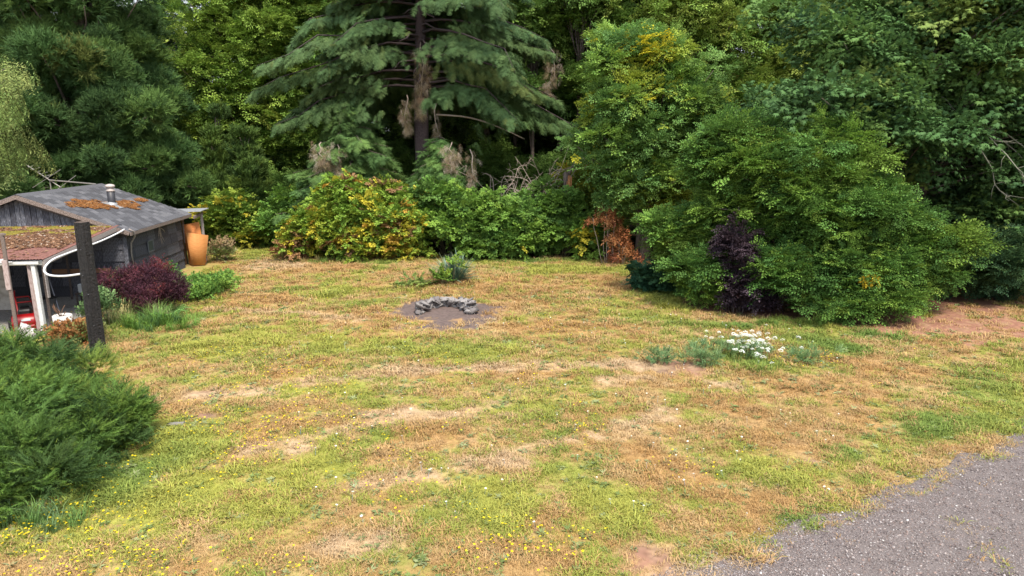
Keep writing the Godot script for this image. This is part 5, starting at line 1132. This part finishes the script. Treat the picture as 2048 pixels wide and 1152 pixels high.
# ------------------------------------------------------------------ things on the lawn
func make_yard_things() -> void:
	# yucca: every leaf a part
	var base := Vector3(-2.0, gy(-2.0, -23.1) - 0.02, -23.1)
	var yu := thing("yucca_plant", "spiky blue-green yucca clump on the lawn behind fire ring", "yucca", base)
	var blades := []
	for k in 5:
		var st := mb(); var l := 0.95 + 0.05 * k; var bend := 0.04 + 0.05 * k; var c := Color(1, 1, 1)
		var prev := Vector3.ZERO
		for q in 5:
			var u := (q + 1) / 5.0; var p := Vector3(0, l * u, bend * u * u * l); var w0 := 0.024 * (1.0 - q / 5.0 * 0.75) + 0.003; var w1 := 0.024 * (1.0 - u * 0.75) + (0.003 if q < 4 else -0.005)
			quad(st, prev - Vector3(w0, 0, 0), prev + Vector3(0, 0, w0 * 0.5), p + Vector3(0, 0, w1 * 0.5), p - Vector3(w1, 0, 0), c)
			quad(st, prev + Vector3(0, 0, w0 * 0.5), prev + Vector3(w0, 0, 0), p + Vector3(w1, 0, 0), p + Vector3(0, 0, w1 * 0.5), c)
			prev = p
		blades.append(done(st))
	var ym := [plain("yucca_a", srgb(0.11, 0.19, 0.13), 0.5), plain("yucca_b", srgb(0.15, 0.235, 0.16), 0.5), plain("yucca_c", srgb(0.08, 0.145, 0.1), 0.5), plain("yucca_d", srgb(0.21, 0.27, 0.15), 0.5)]
	for k in 280:
		var t := rng.randf(); var a := rf(0, TAU); var inc := t * 1.3
		var d := Vector3(cos(a) * sin(inc), cos(inc), sin(a) * sin(inc))
		var o := part("leaf", blades[rng.randi() % 5], ym[rng.randi() % 4], yu)
		o.transform = Transform3D(frame(d, Vector3(cos(a), -0.2, sin(a)), rf(0.7, 0.98)), Vector3(rf(-0.22, 0.22), 0.02, rf(-0.18, 0.18)))
	var brown := lin(0.12, 0.1, 0.05)
	var bw := [spray(0.35, 3, 5, 0.075, 0.06, 1, 0.5, brown)]
	bush("bramble_sprig", "yellow-green bramble sprigs growing through the yucca", "brambles", base + Vector3(-0.2, 0, 0.55), [[Vector3(-0.2, 0.12, 0.1), Vector3(0.35, 0.2, 0.2)], [Vector3(0.45, 0.5, -0.1), Vector3(0.25, 0.1, 0.12)]], 13, 0.12, 4, bw, M.leaf, [[lin(0.15, 0.26, 0.04), 4], [lin(0.23, 0.31, 0.04), 2]], 4, 0.7, M.green_stem)
	bush("bramble_sprig", "low bramble runner trailing left from the yucca", "brambles", Vector3(-3.2, gy(-3.2, -22.6), -22.6), [[Vector3(0, 0.06, 0), Vector3(0.8, 0.06, 0.5)]], 16, 0.12, 3, bw, M.leaf, [[lin(0.14, 0.22, 0.05), 4], [lin(0.2, 0.26, 0.06), 2]], 4, 0.6, M.green_stem)
	# fire ring
	var fr := Vector3(-1.95, 0, -19.6)
	var rocks := []
	for k in 7:
		var st := mb(); blob(st, Vector3.ZERO, Vector3.ONE, 4.0 + k, 1.9, 9); rocks.append(done_at(st))
	var lab := ["rough grey stone in the fire ring", "stones of the fire ring"]
	for k in 62:
		var t := (k % 31 + rf(-0.2, 0.2)) / 30.0; var a := lerpf(-0.32, PI + 0.32, t); var lay := 0 if k < 31 else 1
		if lay == 1 and sin(a) < 0.1: continue
		var rr := (rf(0.78, 0.98) if lay == 0 else rf(0.8, 0.92)) * 0.86
		var s := rf(0.07, 0.11) if lay == 0 else rf(0.07, 0.11)
		var p := Vector3(fr.x + cos(a) * rr, 0, fr.z - sin(a) * rr * 0.95 + 0.1); p.y = gy(p.x, p.z) + (s * 0.45 if lay == 0 else 0.12 + s * 0.4)
		var o := part("fire_ring_stone", rocks[rng.randi() % 7], [M.rock_a, M.rock_b, M.rock_a][rng.randi() % 3], self, p)
		o.basis = Basis.from_euler(Vector3(rf(-0.5, 0.5), rf(0, TAU), rf(-0.5, 0.5))).scaled_local(Vector3(1.35, 0.75, 0.95) * s)
		tag(o, "upper rough grey stone resting on the fire ring" if lay else "rough grey stone bedded in ash around the fire ring", "stone", "upper stones of the fire ring" if lay else "base stones of the fire ring")
	for k in 34:
		var a := lerpf(-0.25, PI + 0.25, rng.randf()); var rr := rf(0.58, 0.9); var p := Vector3(fr.x + cos(a) * rr, 0, fr.z - sin(a) * rr * 0.95 + 0.1); p.y = gy(p.x, p.z) + rf(0.05, 0.26)
		var o := part("broken_shard", rocks[k % 7], [M.rock_b, M.rock_a, M.rock_b][k % 3], self, p); o.basis = Basis.from_euler(Vector3(rf(-0.9, 0.9), rf(0, TAU), rf(-0.9, 0.9))).scaled_local(Vector3(rf(0.1, 0.19), rf(0.025, 0.05), rf(0.05, 0.1)))
		tag(o, "tilted broken grey shard lying inside the fire ring stones", "stone", "broken shards in the fire ring")
	for k in 9:
		var a := lerpf(0.4, PI - 0.4, k / 8.0); var p := Vector3(fr.x + cos(a) * 0.74, 0.22, fr.z - sin(a) * 0.7 + 0.1); p.y = gy(p.x, p.z) + rf(0.17, 0.24)
		var o := part("flat_ring_slab", rocks[k % 7], M.rock_a, self, p); o.basis = Basis.from_euler(Vector3(rf(-0.25, 0.25), -a + PI / 2 + rf(-0.5, 0.5), rf(-0.2, 0.2))).scaled_local(Vector3(0.19, 0.035, 0.09))
		tag(o, "flat pale grey slab laid on top of the fire ring", "stone", "slabs on the fire ring")
	# pale slab in the lawn
	var sl := part("flat_stone", rocks[2], M.concrete, self, Vector3(-5.9, 0.02, -11.35)); sl.basis = Basis.from_euler(Vector3(0, 0.2, 0)).scaled_local(Vector3(0.17, 0.03, 0.08)); tag(sl, "small pale flat stone in the grass near juniper", "stone")
	# white flower clump
	var wf := thing("white_flower_patch", "patch of white umbel flowers on green stems in the lawn", "flowers", Vector3(5.55, 0, -15.5))
	var head := mb()
	for k in 34:
		var a := rf(0, TAU); var r := sqrt(rng.randf()) * 0.05; var p := Vector3(cos(a) * r, 0.03 - r * r * 14.0 + rf(0, 0.01), sin(a) * r)
		for q in 3: leaf(head, p, Vector3(cos(q * 2.1 + a), 0.35, sin(q * 2.1 + a)), Vector3.UP, 0.014, 0.011, jit(Color(0.72, 0.74, 0.68), 0.1))
	var hm := done(head); var stem := tube_mesh([Vector3.ZERO, Vector3(0, 0.5, 0), Vector3(0.01, 1.0, 0)], 0.005, 0.003, 4)
	var green := plain("stem_green", srgb(0.12, 0.2, 0.06), 0.8)
	for k in 90:
		var x := rng.randfn(0, 0.34); var z := rng.randfn(0, 0.4) - x * 0.15; var h := rf(0.22, 0.5); var y := gy(5.55 + x, -15.5 + z)
		if k > 74: x = rf(-1.3, 1.4); z = rf(-0.9, 1.9)
		var s := part("stem", stem, green, wf, Vector3(x, y, z)); s.scale = Vector3(1, h, 1)
		var f := part("flower", hm, M.petal, wf, Vector3(x + 0.01, y + h, z), Vector3(rf(-0.2, 0.2), rf(0, TAU), rf(-0.2, 0.2))); f.scale = Vector3.ONE * rf(0.65, 1.3)
	for e in [[4.75, -15.55, "feathery grey-green weed left of the white flowers", 0.62], [4.3, -14.7, "grey-green weed on bare soil beside the white flowers", 0.42], [3.35, -14.8, "small grey-green weed on the bare soil patch", 0.42], [5.5, -15.3, "green feathery leaves under the white flowers", 0.8], [6.6, -15.0, "green leaves under the yellow flowers", 0.9]]:
		bush("feathery_weed", e[2], "weeds", Vector3(e[0], 0, e[1]), [[Vector3(0, 0.1, 0), Vector3(e[3], 0.16, e[3] * 0.6)]], 16, 0.12, 5, [tuft(0.2, 7, 0.012, 0.9, 4)], M.grass, [[lin(0.13, 0.22, 0.085), 4], [lin(0.18, 0.26, 0.1), 2]], 2, 0.75, M.green_stem)
	print("yard ", Time.get_ticks_msec())
func done_at(st: SurfaceTool) -> ArrayMesh:
	st.set_smooth_group(-1); st.generate_normals(); return st.commit()

# ------------------------------------------------------------------ grass, weeds and small flowers of the lawn
func make_grass() -> void:
	var short := [grass_mesh(11, 0.05, 0.007, 0.07, 1.1), grass_mesh(10, 0.06, 0.007, 0.08, 1.3), grass_mesh(12, 0.045, 0.006, 0.08, 1.5)]
	var ros := [rosette(7, 0.09, 0.035, 0.5), rosette(9, 0.08, 0.02, 0.9)]
	var bt := [Batch.new(), Batch.new(), Batch.new()]; var wb := [Batch.new(), Batch.new()]; var fb := Batch.new(); var wfb := Batch.new()
	var total := 0
	for band in [[-6.2, -9.0, 1000.0], [-9.0, -12.5, 680.0], [-12.5, -17.0, 420.0], [-17.0, -23.0, 270.0], [-23.0, -33.5, 150.0]]:
		var zn: float = band[0]; var zf: float = band[1]; var half := -zf * 0.75 + 2.0
		var n := int(band[2] * (zn - zf) * half * 2.0 * 0.9)
		for i in n:
			var z := rf(zf, zn); var x := rf(-half, half)
			if absf(x) > -z * 0.75 + 2.0 or absf(x) > 21.5: continue
			var c := cellof(x, z)
			if wood[c] > 0.5 and rng.randf() < 0.93: continue
			var de := z - drive_edge(x)
			if x > -2.0 and de > 0.02:
				if de > 0.35 or rng.randf() < 0.55:
					if n_mid.get_noise_2d(x * 1.6, z * 1.6) < 0.3 or rng.randf() < 0.95: continue
			var b := maxf(maxf(bare[c], red[c] * 0.75), maxf(ash[c], pale[c] * 0.35)) + n_fine.get_noise_2d(x * 2.0, z * 2.0) * 0.3
			if rng.randf() < b * 1.02: continue
			if x < -12.0 and z > -28.0 and z < -16.9: continue
			if Vector2(x + 1.95, (z + 19.35) * 0.95).length() < 1.0: continue
			var g := green_at(x, z, c)
			var far := smoothstep(-8.0, -24.0, z)
			var isg := rng.randf() < lerpf(g, smoothstep(0.25, 0.75, g), 0.5)
			var col := green_color(x, z, c) if isg else dry_color(x, z, c)
			var s := rf(0.7, 1.25) * (1.0 + far * 0.7) * (1.0 + (0.45 * deep[c] + 0.25 * lush[c] if isg else 0.0)) * (1.0 + 0.9 * n_mid.get_noise_2d(x * 2.0, z * 2.0))
			var bs := Basis(Vector3.UP, rf(0, TAU)).scaled(Vector3(s, s * rf(0.7, 1.2), s))
			bt[i % 3].add(bs, Vector3(x, gy(x, z) - 0.003, z), jit(col, 0.17, 0.05)); total += 1
			if rng.randf() < 0.02 + 0.05 * smoothstep(0.1, 0.5, n_mid.get_noise_2d(x * 0.7 + 20.0, z * 0.7)): wb[i % 2].add(Basis(Vector3.UP, rf(0, TAU)).scaled(Vector3.ONE * rf(0.5, 1.35) * (1.0 + far * 0.4)), Vector3(x, gy(x, z), z), jit([lin(0.17, 0.21, 0.085), lin(0.22, 0.25, 0.12), lin(0.14, 0.19, 0.06)][rng.randi() % 3], 0.2))
	# yellow hawkbit flowers
	var fl := mb()
	for k in 9:
		var a := TAU * k / 9.0; leaf(fl, Vector3(0, 0.11, 0), Vector3(cos(a), 0.22, sin(a)), Vector3.UP, 0.018, 0.013, jit(Color(1, 1, 1), 0.08))
	twig(fl, Vector3.ZERO, Vector3(0, 0.11, 0), 0.003, Color(0.25, 0.55, 1.0))
	var fm := done(fl)
	for i in 52000:
		var z := -6.3 - 15.5 * pow(rng.randf(), 1.3); var x := rf(-1, 1) * (-z * 0.75 + 1.5)
		var c := cellof(x, z)
		var p := n_patch.get_noise_2d(x * 1.5 + 90.0, z * 1.5) + 0.5 * n_mid.get_noise_2d(x + 40.0, z) - 0.1
		p += smoothstep(0.0, -5.0, x) * 0.35 * smoothstep(-19.0, -11.0, z) - smoothstep(1.5, 5.0, x) * 0.5 + (1.4 if Vector2(x - 6.4, (z + 15.2) * 1.2).length() < 1.1 else 0.0) + (0.3 if x < -4.0 and z > -12.0 else 0.0)
		if rng.randf() > p * 0.36 or wood[c] > 0.4 or bare[c] > 0.5 or ash[c] > 0.4: continue
		if x > -2.0 and z > drive_edge(x): continue
		fb.add(frame(Vector3.UP + rv() * 0.3, rv(), rf(0.6, 1.15)), Vector3(x, gy(x, z), z), jit(lin(0.72, 0.56, 0.02), 0.12))
	for i in 220:
		var z := rf(-22.0, -8.0); var x := rf(-0.6, 0.9) * -z * 0.6; var c := cellof(x, z)
		if wood[c] > 0.3 or (x > -2.0 and z > drive_edge(x)): continue
		wfb.add(frame(Vector3.UP + rv() * 0.3, rv(), rf(0.7, 1.3)), Vector3(x, gy(x, z), z), jit(lin(0.7, 0.7, 0.62), 0.1))
	var o := Node3D.new(); o.name = "lawn_grass"; add_child(o); tag(o, "short dry and green grass covering the yard", "grass", "", "stuff")
	for k in 3: copies("blades", short[k], M.grass, bt[k], o)
	var w := Node3D.new(); w.name = "lawn_weeds"; add_child(w); tag(w, "small grey-green leaf rosettes scattered through the lawn", "weeds", "", "stuff")
	for k in 2: copies("rosettes", ros[k], M.grass, wb[k], w)
	var y := copies("yellow_wildflowers", fm, M.petal, fb, self); tag(y, "small yellow wildflowers dotted over the lawn", "flowers", "", "stuff")
	var q := copies("white_wildflowers", fm, M.petal, wfb, self); tag(q, "sparse tiny white flowers dotted over the lawn", "flowers", "", "stuff")
	print("grass ", total, " ", fb.b.size() / 16, " ", Time.get_ticks_msec())
